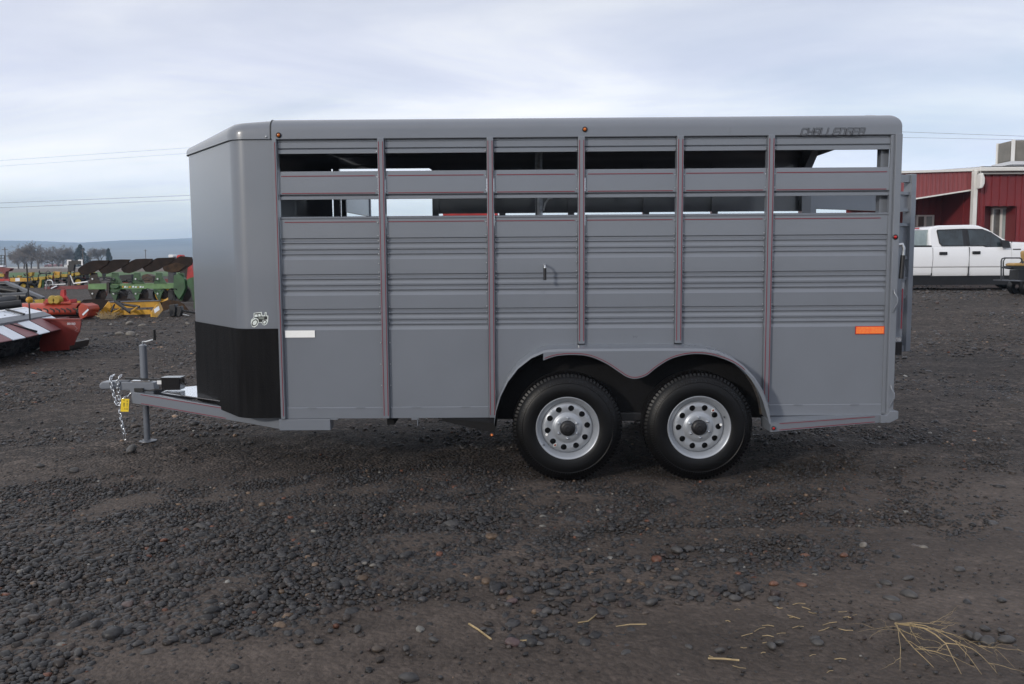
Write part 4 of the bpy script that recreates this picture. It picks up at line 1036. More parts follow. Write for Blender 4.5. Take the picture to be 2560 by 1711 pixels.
# ---- reversible plough
YP = Yof(c1(1400, 968))
pl = thing('reversible_plough', (at(*c1(1430, 960), YP).x, YP, hgt(-9, YP)), 'green reversible plough with five rusty mouldboards raised along its top', 'plough')
ex([(960,652),(1900,645),(1900,708),(960,715)], YP, 0.16, 'beam', 'green_beam', pl, bevel=0.01)
bm = ex([(1158,640),(1188,640),(1188,760),(1160,760)], YP-0.06, 0.3, 'clamp', 'rust', pl)
ex([(1195,668),(1290,668),(1295,690),(1270,706),(1215,706),(1198,695)], YP-0.10, 0.10, 'ram', 'green_paint', pl, bevel=0.02)
for k, (x, h, w) in enumerate(((1330,18,14),(1352,16,18),(1378,10,10),(1402,14,22),(1440,18,18),(1468,12,22),(1496,10,14),(1520,16,20),(1550,12,14))):
    ex([(x,696-h),(x+w,692-h),(x+w,694),(x,697)], YP-0.006, 0.005, 'beam_lettering', 'panel_white' if k % 3 else 'yellow_paint', pl)
for k, (x0, yt) in enumerate(((1030,400),(1255,390),(1500,383),(1735,372),(1985,352))):
    o = MB(); P2 = [(0,0),(90,-3),(185,-2),(150,45),(60,95),(-10,130),(-90,155),(-150,150),(-176,112),(-165,85),(-110,50),(-50,20)]
    if k == 4: P2 = [(0,0),(125,12),(118,90),(40,140),(-40,178),(-120,180),(-190,165),(-208,135),(-195,105),(-120,60),(-50,25)]
    mbp = ex([(x0+a, yt+b2) for a, b2 in P2], YP-0.10+0.02*k, 0.03, 'mouldboard', 'rust', pl, tilt=-0.30)
    if k == 4: ex([(x0-205,yt+130),(x0-190,yt+110),(x0-60,yt+70),(x0+60,yt+95),(x0-40,yt+165),(x0-120,yt+178),(x0-185,yt+165)], YP-0.13+0.02*k, 0.008, 'worn_face', 'rust_tan', mbp, tilt=-0.30)
for k, x in enumerate((1010,1240,1480,1720,1960)):
    ex([(x-48,652),(x-30,600),(x-22,535),(x+40,535),(x+48,580),(x+90,648)], YP-0.02, 0.06, 'standard', 'green_paint' if k else 'rust', pl)
    ex([(x-55,714),(x+70,714),(x+40,765),(x+22,832),(x+5,838),(x-25,775)], YP-0.02, 0.06, 'standard', 'green_paint' if k else 'rust', pl)
    for dy in (600, 760): MB().lathe([(0.03, 0.0), (0.03, -0.03), (0.0001, -0.03)], tuple(at(*c1(x, dy), YP-0.02)), n=6).build('bolt', 'galvanised', pl)
for (P2, m) in (([(868,965),(880,870),(930,825),(1060,815),(1240,835),(1160,900),(1060,960)], 'rust'), ([(1240,850),(1300,815),(1420,815),(1480,840),(1400,900)], 'rust'), ([(1480,850),(1540,815),(1640,815),(1700,840),(1650,900)], 'rust'), ([(1760,960),(1780,850),(1850,825),(1950,840),(2010,870),(2060,945),(1990,940),(1900,900)], 'rust_tan')):
    ex(P2, YP-0.15, 0.03, 'lower_mouldboard', m, pl, tilt=-0.3)
ex([(1890,560),(1950,540),(2010,600),(2020,700),(1990,770),(1950,830),(1900,760),(1885,700)], YP-0.12, 0.2, 'headstock', 'green_paint', pl, bevel=0.02)
ex([(2040,600),(2120,575),(2125,830),(2100,835),(2080,720),(2030,660)], YP-0.05, 0.25, 'headstock_arm', 'green_paint', pl)
ex([(2105,600),(2120,600),(2120,925),(2110,925)], YP-0.1, 0.08, 'stand_leg', 'green_paint', pl)
g0 = at(*c1(1785, 765), YP+0.1)
wh = MB().lathe([(0.25, 0.0), (0.33, -0.06), (0.37, 0.0), (0.37, 0.16), (0.25, 0.18)], tuple(g0), n=28).build('depth_wheel', 'tyre', pl, smooth=40)
MB().lathe([(0.27, -0.03), (0.25, -0.05), (0.17, -0.02), (0.15, 0.04), (0.0001, 0.05)], tuple(g0), n=28).build('wheel_rim', 'yellow_paint', wh, smooth=40)
ex([(1830,718),(1900,718),(1900,850),(1830,845)], YP+0.05, 0.1, 'bracket', 'black', pl)

for k in range(16):      # hoses and links along the plough
    x = rnd.uniform(1000, 1880); y = rnd.choice([rnd.uniform(600, 650), rnd.uniform(715, 760)]); l = rnd.uniform(60, 200)
    rod([(x, y, 0), (x+l*.3, y+rnd.uniform(-30, 30), -.1), (x+l*.7, y+rnd.uniform(-30, 30), -.1), (x+l, y+rnd.uniform(-15, 15), 0)], YP-.06, .012, 'hose', 'black', pl, n=5)
for k in range(5):
    q = at(*c1(1075+230*k, 770), YP+.1); MB().lathe([(0.0001, -.02), (0.05, -.02), (0.24, .03), (0.0001, .0)], tuple(q), n=20).build('coulter_disc', 'rust', pl)
# ---- yellow box scraper
YS = Yof(c1(1400, 1020)); sc0 = at(*c1(1420, 1015), YS)
bs = thing('box_scraper', (sc0.x, YS, hgt(sc0.x, YS)), 'yellow box scraper with black hitch frame lying before the green plough', 'scraper')
ex([(1180,852),(1728,838),(1730,905),(1180,925)], YS+0.75, 0.05, 'back_wall', 'yellow_paint', bs)
ex([(1180,846),(1730,832),(1730,842),(1180,857)], YS+0.70, 0.16, 'top_edge', 'steel_grey', bs)
ex([(1130,940),(1640,935),(1640,990),(1090,1000)], YS+0.25, 0.05, 'front_blade', 'yellow_paint', bs)
ex([(1150,998),(1640,985),(1640,1015),(1150,1018)], YS+0.2, 0.06, 'cutting_edge', 'rust', bs)
a, c, d2, e2 = [at(*c1(*p), YS) for p in ((1638,1012),(1640,955),(1700,1018),(1765,930))]
def side_plate(xo, name):
    A = [at(*c1(1640+xo, 960), YS+0.1), at(*c1(1728+xo, 842), YS+0.85), at(*c1(1766+xo, 935), YS+0.80), at(*c1(1702+xo, 1018), YS+0.15), at(*c1(1640+xo, 1014), YS+0.02)]
    mb = MB(); n = 5; vs = [tuple(p) for p in A]+[(p.x+0.03, p.y, p.z) for p in A]
    return fixn(mb.add(vs, [tuple(range(5)), tuple(range(9, 4, -1))]+[(i, 5+i, 5+(i+1) % 5, (i+1) % 5) for i in range(5)]).build(name, 'yellow_paint', bs))
sp = side_plate(0, 'side_plate'); side_plate(-548, 'side_plate')
ex([(1675,930),(1728,895),(1738,935),(1685,975)], YS+0.06, 0.01, 'maker_plate', 'panel_white', sp)
ex([(1082,960),(1190,852),(1215,905),(1115,1000),(1090,1025)], YS+0.1, 0.03, 'wing', 'yellow_paint', bs)
rod([(1260,850,0.3),(1420,965,-0.1)], YS, 0.045, 'hitch_arm', 'black', bs); rod([(1290,868,0.3),(1520,905,0.2)], YS, 0.035, 'hitch_arm', 'black', bs); rod([(1420,965,-0.1),(1520,890,0.3)], YS, 0.03, 'hitch_arm', 'yellow_paint', bs)
rod([(1210,980,0),(1310,930,0.2)], YS, 0.03, 'brace', 'yellow_paint', bs); rod([(1245,880,0.3),(1210,960,0)], YS, 0.025, 'brace', 'black', bs)
ex([(1235,835),(1290,830),(1300,868),(1262,872)], YS+0.3, 0.1, 'hitch_head', 'black', bs)
# tuft of straw before the scraper
tf = thing('straw_tuft', base(1190, 1040), 'tuft of dry straw caught at the left foot of the yellow scraper', 'straw')
tb = MB(); b0 = Vector(base(1190, 1038))
for _ in range(90):
    s_ = b0+Vector((rnd.uniform(-.22, .22), rnd.uniform(-.12, .12), 0.01)); e_ = s_+Vector((rnd.uniform(-.22, .22), rnd.uniform(-.1, .1), rnd.uniform(.02, .22)))
    tb.tube([s_, (s_+e_)/2+Vector((0, 0, .04)), e_], 0.006, 3, caps=False)
tb.build('stalks', 'straw', tf)['kind'] = 'stuff'

# ---- black gearbox with drive shaft
YG = Yof(c1(1910, 1015)); g_ = at(*c1(1910, 1010), YG)
gb = thing('gearbox', (g_.x, YG, hgt(g_.x, YG)), 'black gearbox with drive shaft lying right of the yellow scraper', 'gearbox')
ex([(1835,885),(1905,875),(1912,935),(1900,1010),(1848,1005),(1840,940)], YG, 0.25, 'housing', 'black', gb, bevel=0.02)
ex([(1920,900),(1968,895),(1978,950),(1960,1012),(1918,1010),(1912,960)], YG+0.05, 0.2, 'housing', 'black', gb, bevel=0.02)
rod([(1965,940,0.1),(2140,972,0.2)], YG, 0.03, 'drive_shaft', 'black', gb); rod([(1990,985,0.0),(2060,1000,0.0)], YG, 0.012, 'lever', 'galvanised', gb)

# ---- orange-red tiller
YT = Yof(c1(700, 1048)); t_ = at(*c1(600, 1045), YT)
tl = thing('rotary_tiller', (t_.x, YT, hgt(t_.x, YT)), 'orange red rotary tiller with hooked tines behind the striped sweeper', 'tiller')
L_, R_ = at(*c1(235, 900), YT+0.3), at(*c1(870, 900), YT+0.3)
hz0 = at(*c1(600, 905), YT+0.3).z
rows = []
for k in range(12):
    a_ = math.radians(-15+k*175/11); rows.append([(L_.x, YT+0.35+0.30*math.cos(PI-a_), hz0-0.14+0.25*math.sin(a_)), (R_.x, YT+0.35+0.30*math.cos(PI-a_), hz0-0.14+0.25*math.sin(a_))])
hd = MB().grid(rows).build('hood', 'orange_red', tl, smooth=60); hd.modifiers.new('solid', 'SOLIDIFY').thickness = 0.01
ex([(300,868),(880,865),(885,885),(300,892)], YT+0.3, 0.2, 'hood_top', 'orange_red', tl)
ex([(210,915),(235,910),(245,965),(230,1010),(212,985)], YT+0.05, 0.5, 'end_plate', 'orange_red', tl, bevel=0.01)
ep = ex([(850,905),(885,868),(960,895),(975,935),(945,1010),(880,1045),(855,1000)], YT-0.05, 0.6, 'end_plate', 'orange_red', tl, bevel=0.02)
ex([(893,985),(955,925),(968,938),(905,1000)], YT-0.065, 0.008, 'end_decal', 'panel_white', ep)
rod([(240,975,0.35),(880,990,0.35)], YT, 0.05, 'rotor', 'rust', tl)
for k, x in enumerate((330,400,470,540,600,660,720,790,840)):
    rod([(x,985,0.3),(x-20,945,0.15),(x+10,925,0.08),(x+45,940,0.05),(x+52,965,0.05)], YT, 0.022, 'tine', 'rust', tl, n=6)
ex([(250,1000),(860,1000),(860,1035),(250,1030)], YT+0.45, 0.04, 'rear_flap', 'dark_red', tl)
ex([(470,870),(495,820),(540,815),(560,845),(740,848),(765,820),(775,860),(720,880),(480,885)], YT+0.25, 0.35, 'hitch_frame', 'red_paint', tl, bevel=0.01)
ex([(590,850),(600,815),(650,790),(660,720),(700,715),(700,780),(740,840),(735,855)], YT+0.4, 0.12, 'hitch_mast', 'red_paint', tl, bevel=0.01)
ex([(470,848),(770,850),(770,868),(470,866)], YT+0.15, 0.08, 'hitch_bar', 'orange_red', tl)
for x in (575, 630): MB().lathe([(0.0001, -0.1), (0.09, -0.1), (0.13, -0.03), (0.13, 0.05), (0.05, 0.1)], tuple(at(*c1(x, 830), YT+0.2)), n=14).build('gearbox', 'yellow_dull', tl, smooth=40)
ex([(785,873),(825,870),(826,882),(786,884)], YT+0.26, 0.02, 'top_label', 'white_paint', tl)
# yellow blade behind the tiller
yb = thing('grader_blade', base(400, 935), 'long yellow grader blade lying behind the orange tiller', 'blade')
YB = Yof(c1(400, 935))
ex([(210,868),(470,850),(870,840),(870,858),(470,872),(212,890)], YB, 0.06, 'blade', 'yellow_dull', yb)
ex([(370,828),(470,820),(472,865),(392,868)], YB-0.05, 0.1, 'blade_mount', 'yellow_dull', yb)
ex([(215,890),(260,888),(260,930),(215,932)], YB, 0.05, 'skid', 'yellow_dull', yb); ex([(800,858),(840,858),(840,930),(800,930)], YB, 0.05, 'skid', 'yellow_dull', yb)

# ---- red box with BB160
YR = Yof(c1(640, 1392)); r_ = at(*c1(680, 1385), YR)
rb = thing('box_scraper', (r_.x, YR, hgt(r_.x, YR)), 'dark red box blade lettered BB160 behind the striped sweeper', 'box blade')
fp = ex([(440,1050),(880,1045),(876,1110),(862,1180),(832,1232),(802,1320),(750,1330),(746,1372),(440,1392)], YR, 0.03, 'end_panel', 'dark_red', rb)
ex([(440,1030),(882,1034),(882,1048),(440,1052)], YR-0.02, 0.07, 'top_flange', 'dark_red', rb)
ex([(430,1050),(460,1050),(460,1390),(430,1390)], YR+0.03, 0.9, 'back_wall', 'dark_red', rb)
ex([(440,1300),(760,1300),(740,1372),(440,1390)], YR+0.035, 0.7, 'floor_plate', 'rust', rb)
G.update({'B': [[(0,0),(0,6),(4,6),(5,5.2),(5,3.6),(4.2,3),(0,3)], [(4.2,3),(5,2.3),(5,.8),(4,0),(0,0)]], '1': [[(1,5),(2.5,6),(2.5,0)]], '6': [[(5,6),(1,6),(0,5),(0,1),(1,0),(4,0),(5,1),(5,2.5),(4,3.2),(0,3.2)]], '0': [[(1,0),(0,1),(0,5),(1,6),(4,6),(5,5),(5,1),(4,0),(1,0)]]})
A_, B_ = at(*c1(733, 1098), YR), at(*c1(822, 1078), YR)
for i, ch in enumerate('BB160'):
    sx = (B_.x-A_.x)/35; sz = (B_.z-A_.z)/6; mb = MB()
    for st in G[ch]: ribbon(mb, [(A_.x+(i*7+.7+q[0])*sx, A_.z+q[1]*sz) for q in st], 0.0042, (YR-0.004, YR+0.001))
    mb.build('letter', 'panel_white', fp)
mb = MB(); A_ = at(*c1(805, 1122), YR)
ribbon(mb, [(A_.x, A_.z+.03), (A_.x+.06, A_.z-.03), (A_.x+.02, A_.z-.06), (A_.x+.07, A_.z-.09)], 0.012, (YR-0.004, YR+0.001)); mb.build('emblem', 'panel_red', fp)

# ---- angle broom with striped flaps
P1, P2_ = Vector(base(0, 1520)), Vector(base(545, 1362))
ax = (P2_-P1); ax.z = 0; ax.normalize(); P1 = P1-ax*0.9; Lb = (P2_-P1).length
sd = Vector((-ax.y, ax.x, 0)); sd = sd if sd.x > 0 else -sd        # towards the right
bz = 0.36; br = 0.35
bo = P1+Vector((0, 0, 0))-sd*0.05
bw = thing('sweeper_broom', tuple((P1+P2_)/2-sd*0.1), 'angle sweeper with black bristle roll and red and white striped flaps', 'sweeper')
rows = []
for i in range(46):
    c_ = bo+ax*(Lb*i/45)-sd*0.25; c_ = Vector((c_.x, c_.y, hgt(c_.x, c_.y)+bz))
    rows.append([c_+(sd*math.cos(2*PI*k/60)+Vector((0,0,1))*math.sin(2*PI*k/60))*(br*rnd.uniform(.90, 1.05)) for k in range(60)])
fb = MB().grid(rows, close=True); n0 = len(fb.v); fb.v.append(tuple(bo+ax*Lb-sd*0.25+Vector((0,0,bz)))); fb.f += [(n0-60+k, n0-60+(k+1) % 60, n0) for k in range(60)]
fb.build('brush_roll', 'bristle', bw)
def bpt(s_, lat, z): p = bo+ax*s_+sd*lat; return (p.x, p.y, hgt(p.x, p.y)+z)
def slab(s0, s1, l0, z0, l1, z1, name, m, par=None, th=0.012, skew=0.0):
    A = [bpt(s0, l0, z0), bpt(s1, l0, z0), bpt(s1+skew, l1, z1), bpt(s0+skew, l1, z1)]
    o = MB().add(A+[(p[0], p[1], p[2]-th) for p in A], [(0,1,2,3),(7,6,5,4),(0,4,5,1),(1,5,6,2),(2,6,7,3),(3,7,4,0)]).build(name, m, par or bw); return fixn(o)
nfl = 6; fl = (Lb+0.05)/nfl
for k in range(nfl):
    slab(k*fl+0.02, (k+1)*fl-0.02, 0.08, 0.60, 0.42, 0.40, 'flap', 'panel_red' if (nfl-k) % 2 == 0 else 'panel_white')
for k in range(3):
    slab(k*Lb/3+0.02, (k+1)*Lb/3-0.03, -0.28, 0.74, -0.02, 0.67, 'hood_panel', 'panel_white')
slab(0, Lb, -0.02, 0.672, 0.10, 0.610, 'hood_rail', 'steel_grey', th=0.04); slab(0, Lb, -0.33, 0.755, -0.28, 0.745, 'hood_rail', 'white_paint', th=0.05)
slab(0, Lb, -0.7, 0.70, -0.33, 0.735, 'hood_panel', 'steel_dark')
MB().beam(bpt(Lb*0.30, -0.3, 0.77), bpt(Lb*0.52, 0.38, 0.44), 0.05, 0.03).build('brace', 'black', bw)
MB().beam(bpt(Lb*0.72, -0.3, 0.77), bpt(Lb*0.70, 0.0, 0.69), 0.06, 0.02).build('brace', 'black', bw)
q = at(*c1(322, 965), P2_.y-1.2); MB().tube([(q.x, q.y, q.z-0.12), (q.x, q.y, q.z+0.80)], 0.012, 6).build('marker_rod', 'black', bw)
q2 = at(*c1(321, 830), P2_.y-1.2); V_, F_ = ico(2); MB().add([(q2.x+v[0]*.055, q2.y+v[1]*.055, q2.z+v[2]*.055) for v in V_], [tuple(f) for f in F_]).build('marker_ball', 'yellow_paint', bw, smooth=180)

# ---- dark steel frame at the left edge
YF = YR+2.2; f_ = at(*c1(150, 1000), YF)
sf = thing('steel_frame', (f_.x, YF, hgt(f_.x, YF)), 'dark grey folded steel loader frame with long tubes, left edge', 'frame')
ex([(40,620),(90,640),(465,800),(455,822),(330,780),(60,660)], YF+0.8, 0.12, 'arm', 'steel_grey', sf, bevel=0.01)
ex([(0,645),(120,640),(330,770),(420,815),(300,815),(0,790)], YF+1.2, 0.1, 'web_plate', 'steel_dark', sf)
for (p0, p1, rr_, m) in (((-60,800,.4),(300,785,.4),.08,'steel_dark'),((-60,850,.2),(330,800,.5),.09,'steel_dark'),((-60,905,0),(235,875,.2),.09,'black'),((-60,935,0),(240,912,.2),.06,'steel_dark'),((-60,985,-.1),(240,940,.1),.07,'black'),((-60,655,.9),(110,650,.9),.05,'steel_dark'),((-60,770,.5),(100,790,.5),.03,'steel_grey'),((-60,700,.8),(200,740,.8),.07,'black')):
    rod([p0, p1], YF, rr_, 'tube', m, sf)
for x in (-20, 180): ex([(x,780),(x+25,780),(x+25,1075),(x,1075)], YF+0.3, 0.1, 'stand_leg', 'black', sf)

# ---- row crop planter with yellow units
YL = Yof(c1(600, 690)); l_ = at(*c1(550, 690), YL)
pn_ = thing('row_planter', (l_.x, YL, hgt(l_.x, YL)), 'long black row planter with yellow seed boxes behind the ploughs', 'planter')
mbx = ex([(195,900),(540,905),(540,970),(195,975)], YL-1.2, 0.3, 'marker_panel', 'yellow_paint', pn_, cr=s8)
ex([(300,905),(385,905),(385,965),(300,968)], YL-1.21, 0.02, 'panel_label', 'panel_white', mbx, cr=s8)
ex([(200,985),(1850,900),(1850,935),(200,1030)], YL+0.1, 0.2, 'tool_bar', 'black', pn_, cr=s8)
for k, (x0, x1) in enumerate(((600,735),(760,885),(915,1030),(1050,1170),(1195,1320),(1340,1440),(1460,1565),(1590,1705),(1720,1805),(1960,2040))):
    y_ = 955-18*k*0.9; u = ex([(x0,y_-60),(x1,y_-66),(x1-8,y_-8),(x0+8,y_)], YL, 0.45, 'seed_box', 'yellow_dull', pn_, cr=s8, bevel=0.02)
    ex([(x0+30,y_),(x1-30,y_-6),(x1-20,y_+60),(x0+60,y_+150),(x0+40,y_+80)], YL+0.1, 0.25, 'row_unit', 'black', pn_, cr=s8)
    ex([(x1+4,y_-120),(x1+20,y_-120),(x1+20,y_+60),(x1+4,y_+60)], YL+0.2, 0.08, 'upright', 'black', pn_, cr=s8)
for (P2, m) in (([(530,870),(545,800),(630,790),(620,860),(570,880)],'yellow_dull'),([(1060,850),(1065,775),(1165,785),(1160,850)],'yellow_paint'),([(915,920),(940,840),(985,860),(975,930)],'yellow_dull'),([(320,890),(340,855),(375,860),(370,895)],'yellow_dull'),([(760,830),(945,825),(950,800),(765,800)],'black'),([(1420,850),(1540,840),(1540,780),(1430,790)],'black')):
    ex(P2, YL+0.35, 0.3, 'hopper', m, pn_, cr=s8)
for (x, y, r_w) in ((465,1080,0.42),(610,1120,0.42),(1530,980,0.36)):
    q = at(*s8(x, y), YL-0.4); w_ = MB().lathe([(0.5*r_w, 0.0), (0.8*r_w, -0.07), (r_w, -0.02), (r_w, 0.16), (0.5*r_w, 0.18)], tuple(q), n=24).build('wheel', 'tyre', pn_, smooth=40)
    MB().lathe([(0.55*r_w, -0.02), (0.3*r_w, 0.02), (0.0001, 0.0)], tuple(q), n=20).build('wheel_rim', 'yellow_dull', w_, smooth=40)
# yellow green strut in front of planter
ex([(720,1180),(745,1060),(780,930),(810,935),(800,1040),(760,1180)], YL-0.9, 0.12, 'folding_strut', 'yellow_dull', pn_, cr=s8); ex([(800,935),(850,940),(845,1080),(790,1170),(770,1150),(810,1050)], YL-0.8, 0.12, 'folding_strut', 'green_paint', pn_, cr=s8)

# ---- maroon cultivator
YK = YL-4.5; k_ = at(*s8(1300, 1200), YK)
cu = thing('cultivator', (k_.x, YK, hgt(k_.x, YK)), 'maroon cultivator with white tubes standing behind the orange tiller', 'cultivator')
ex([(870,1075),(1720,1040),(1720,1160),(1300,1190),(870,1150)], YK, 0.25, 'frame', 'maroon', cu, cr=s8)
for (p0, p1, w_, m) in (((880,1042),(1285,1022),.03,'white_paint'),((1440,1012),(1712,975),.045,'white_paint'),((1375,850),(1440,1020),.03,'white_paint'),((1000,1110),(1110,1060),.04,'panel_white'),((1285,1275),(1680,1250),.02,'panel_white')):
    rod([p0, p1], YK-0.1, w_, 'tube', m, cu, cr=s8)
rod([(905,1290),(908,980),(930,948),(1000,945),(1028,975),(1032,1030)], YK-0.2, 0.035, 'seat_frame', 'galvanised', cu, cr=s8)
ex([(925,965),(1015,965),(1020,1030),(930,1035)], YK-0.15, 0.05, 'seat', 'black', cu, cr=s8); ex([(915,1160),(1030,1150),(1025,1290),(920,1290)], YK-0.1, 0.3, 'tool_box', 'black', cu, cr=s8)
for x in (880,1340,1380,1680,1700): ex([(x,1080),(x+28,1080),(x+24,1265),(x+4,1265)], YK+0.05, 0.12, 'shank', 'black', cu, cr=s8)
for x in (1100,1180,1450,1560): ex([(x,1120),(x+60,1110),(x+40,1160),(x+10,1165)], YK-0.06, 0.08, 'bracket', 'red_paint', cu, cr=s8)
for (x0, x1) in ((810,885),(1035,1110),(1260,1330)): ex([(x0,1180),(x1,1170),(x1-5,1205),(x0+4,1220)], YK+0.4, 0.2, 'foot', 'yellow_dull', cu, cr=s8)

for k in range(30):      # spring tines and hoses
    x = 880+28*k; y0 = rnd.uniform(1090, 1150)
    rod([(x, y0, 0), (x+rnd.uniform(5, 25), y0+35, .1), (x+rnd.uniform(-25, 5), y0+75, .2), (x+rnd.uniform(-5, 20), 1240, .1)], YK+rnd.uniform(-.1, .5), .016, 'tine', rnd.choice(['black', 'rust', 'maroon']), cu, cr=s8, n=5)
for k in range(34):
    x = rnd.uniform(200, 1850); y0 = rnd.uniform(800, 960); l = rnd.uniform(20, 120)
    rod([(x, y0, 0), (x+l*.5, y0+rnd.uniform(-50, 60), .1), (x+l, y0+rnd.uniform(-10, 130), .2)], YL+rnd.uniform(-.5, .3), rnd.uniform(.015, .035), 'hose', rnd.choice(['black', 'black', 'steel_dark', 'yellow_dull', 'maroon']), pn_, cr=s8, n=5)
# ---- black loader mast with white corners
YM = YK+0.9; m_ = at(*s8(1390, 900), YM)
ma = thing('loader_mast', (m_.x, YM, hgt(m_.x, YM)), 'black upright loader mast with white corner brackets behind the planter tubes', 'mast')
ex([(1320,560),(1600,556),(1600,625),(1450,640),(1430,760),(1330,775),(1318,650)], YM, 0.25, 'head', 'black', ma, cr=s8)
ex([(1320,770),(1370,770),(1360,1260),(1335,1260)], YM+0.05, 0.15, 'post', 'rust', ma, cr=s8)
for P2 in ([(1308,547),(1392,547),(1392,572),(1334,572),(1334,655),(1308,655)], [(1524,543),(1612,543),(1616,655),(1588,655),(1588,568),(1524,568)]): ex(P2, YM-0.03, 0.03, 'corner_bracket', 'white_paint', ma, cr=s8)
ex([(1335,785),(1365,785),(1362,830),(1338,835)], YM-0.02, 0.1, 'coupling', 'yellow_dull', ma, cr=s8)

# ---- things behind the plough, by the nose of the trailer
YN = YP+5
rd = thing('red_drill', (at(*c1(2060, 600), YN).x, YN, hgt(-6, YN)), 'red seed drill partly hidden behind the plough beside the trailer nose', 'drill')
ex([(2035,560),(2050,430),(2075,425),(2100,520),(2140,560),(2140,640),(2030,640)], YN, 0.4, 'hopper', 'red_paint', rd); ex([(1915,375),(1925,340),(1970,335),(1980,378)], YN, 0.4, 'lid', 'red_paint', rd, bevel=0.04)
ex([(1960,378),(2100,380),(2100,620),(1960,600)], YN+0.5, 0.3, 'frame', 'rust', rd); ex([(1920,600),(2140,600),(2140,850),(1920,850)], YN+0.6, 0.1, 'lower_frame', 'black', rd)
wt = thing('white_tank', (at(*c1(1858, 500), YN+3).x, YN+3, 0.2), 'small white tank showing above the plough mouldboards', 'tank')
ex([(1828,345),(1840,335),(1880,335),(1888,345),(1885,366),(1838,370)], YN+3, 0.4, 'tank', 'white_paint', wt, bevel=0.04); ex([(1830,368),(1888,366),(1888,830),(1830,830)], YN+3.1, 0.3, 'stand', 'steel_dark', wt)
sdp = thing('scrap_implement', (at(*c1(1620, 600), YN+4).x, YN+4, 0.1), 'heap of rusty implement parts showing under the plough boards', 'implement')
for (P2, m) in (([(1530,640),(1550,560),(1600,545),(1660,570),(1665,640)],'rust_tan'),([(1290,640),(1300,560),(1430,550),(1430,640)],'black'),([(1050,740),(1130,740),(1110,800),(1060,805)],'red_paint'),([(1320,625),(1395,620),(1395,645),(1320,645)],'orange_red'),([(1740,640),(1780,600),(1880,600),(1880,640)],'maroon')): ex(P2, YN+4, 0.4, 'piece', m, sdp)
ex([(1000,820),(1240,700),(1800,720),(1900,850)], YN+6, 0.8, 'heap', 'steel_dark', sdp)

# ---- far left: rack, maroon machine
YA = YL+3
rk = thing('ladder_rack', (at(*c1(30, 480), YA).x, YA, 0), 'dark ladder rack rising at the left edge before the hills', 'rack')
for x in (12, 48): rod([(x,342),(x-3,640)], YA, 0.03, 'upright', 'steel_dark', rk)
for y in (345,375,405,438,470): rod([(-10,y),(52,y-1)], YA, 0.022, 'rung', 'steel_dark', rk)
mm2 = thing('maroon_machine', (at(*c1(60, 640), YL+1).x, YL+1, 0), 'maroon and yellow machine at the left edge below the ladder rack', 'machine')
ex([(-20,470),(60,480),(120,485),(95,515),(60,520),(55,600),(30,600),(25,530),(-20,520)], YL+1, 0.4, 'frame', 'maroon', mm2); ex([(-20,540),(40,545),(40,575),(-20,578)], YL+0.9, 0.5, 'hopper', 'yellow_dull', mm2); ex([(-20,600),(100,600),(100,640),(-20,650)], YL+0.9, 0.5, 'base_frame', 'red_paint', mm2); ex([(-20,452),(35,452),(35,470),(-20,470)], YL+1, 0.3, 'cover', 'panel_white', mm2)

# ---- red hopper machine standing behind the trailer
rh = thing('red_hopper', (0.2, 13.0, hgt(0.2, 13)), 'red hopper machine whose rim shows through the trailer slats', 'hopper')
za = at(1112, 533, 13).z
xa, xb = at(1111, 533, 13).x, at(1244, 533, 13).x
MB().prism([(xa, za+0.03), (xa+.02, za+0.10), (xa+.14, za+0.05), (xb-.14, za+.06), (xb, za+.09), (xb, za-0.6), (xb-.3, za-1.2), (xa+.3, za-1.2), (xa, za-.6)], 'y', 12.6, 13.6).build('hopper_box', 'red_paint', rh)
for x in (xa+.2, xb-.2): MB().box(x-.05, x+.05, 12.9, 13.1, 0.0, za-1.1).build('leg', 'red_paint', rh)

# ---- fields, road, houses
def sheet(name, m, x0, x1, y0, y1, z): o = MB().box(x0, x1, y0, y1, z-0.02, z).build(name, m); o['kind'] = 'structure'; return o
mat('grass_field', (0.055, 0.12, 0.025), 0.9, var=0.3, vscale=0.15); mat('stubble', (0.12, 0.085, 0.06), 0.95, var=0.3, vscale=0.1); mat('plain', (0.15, 0.14, 0.11), 0.95, var=0.3, vscale=0.004); mat('pale_road', (0.42, 0.41, 0.38), 0.9)
mat('hill', (0.17, 0.17, 0.16), 0.95, var=0.35, vscale=0.0016)
sheet('grass_field', 'grass_field', -400, 300, 100, 168, 0.05)
sheet('stubble_field', 'stubble', -600, 500, 168, 372, 0.05)
sheet('plain', 'plain', -4500, 4500, 372.5, 4100, 0.06)
o = MB().prism([(385, 0.0), (389, 0.75), (398, 0.75), (402, 0.0)], 'x', -700, 700).build('road', 'pale_road'); o['kind'] = 'structure'
def house(px0, px1, pbase, ptop, D, wall, roofm, label, gable):
    a_, b_ = at(*c1(px0, pbase), D), at(*c1(px1, pbase), D); z1 = at(*c1(px0, ptop), D).z; w_ = b_.x-a_.x
    h = thing('house', ((a_.x+b_.x)/2, D, 0), label, 'house', 'farm buildings before the hills')
    zw = z1*0.62
    MB().box(a_.x, b_.x, D, D+8, 0, zw).build('wall', wall, h)
    if gable: MB().prism([(a_.x-.4, zw), ((a_.x+b_.x)/2, z1), (b_.x+.4, zw)], 'y', D-.4, D+8.4).build('roof', roofm, h)
    else: MB().prism([(D-.5, zw), (D+4, z1), (D+8.5, zw)], 'x', a_.x-.4, b_.x+.4).build('roof', roofm, h)
    return h, a_, b_, zw
h, a_, b_, zw = house(485, 690, 492, 440, 430, 'maroon', 'maroon', 'low red farm shed with white door under the bare trees', False)
MB().box(a_.x+w_*0+4.5, a_.x+11.0, 429.8, 430, 0, zw*0.62).build('door', 'white_paint', h)
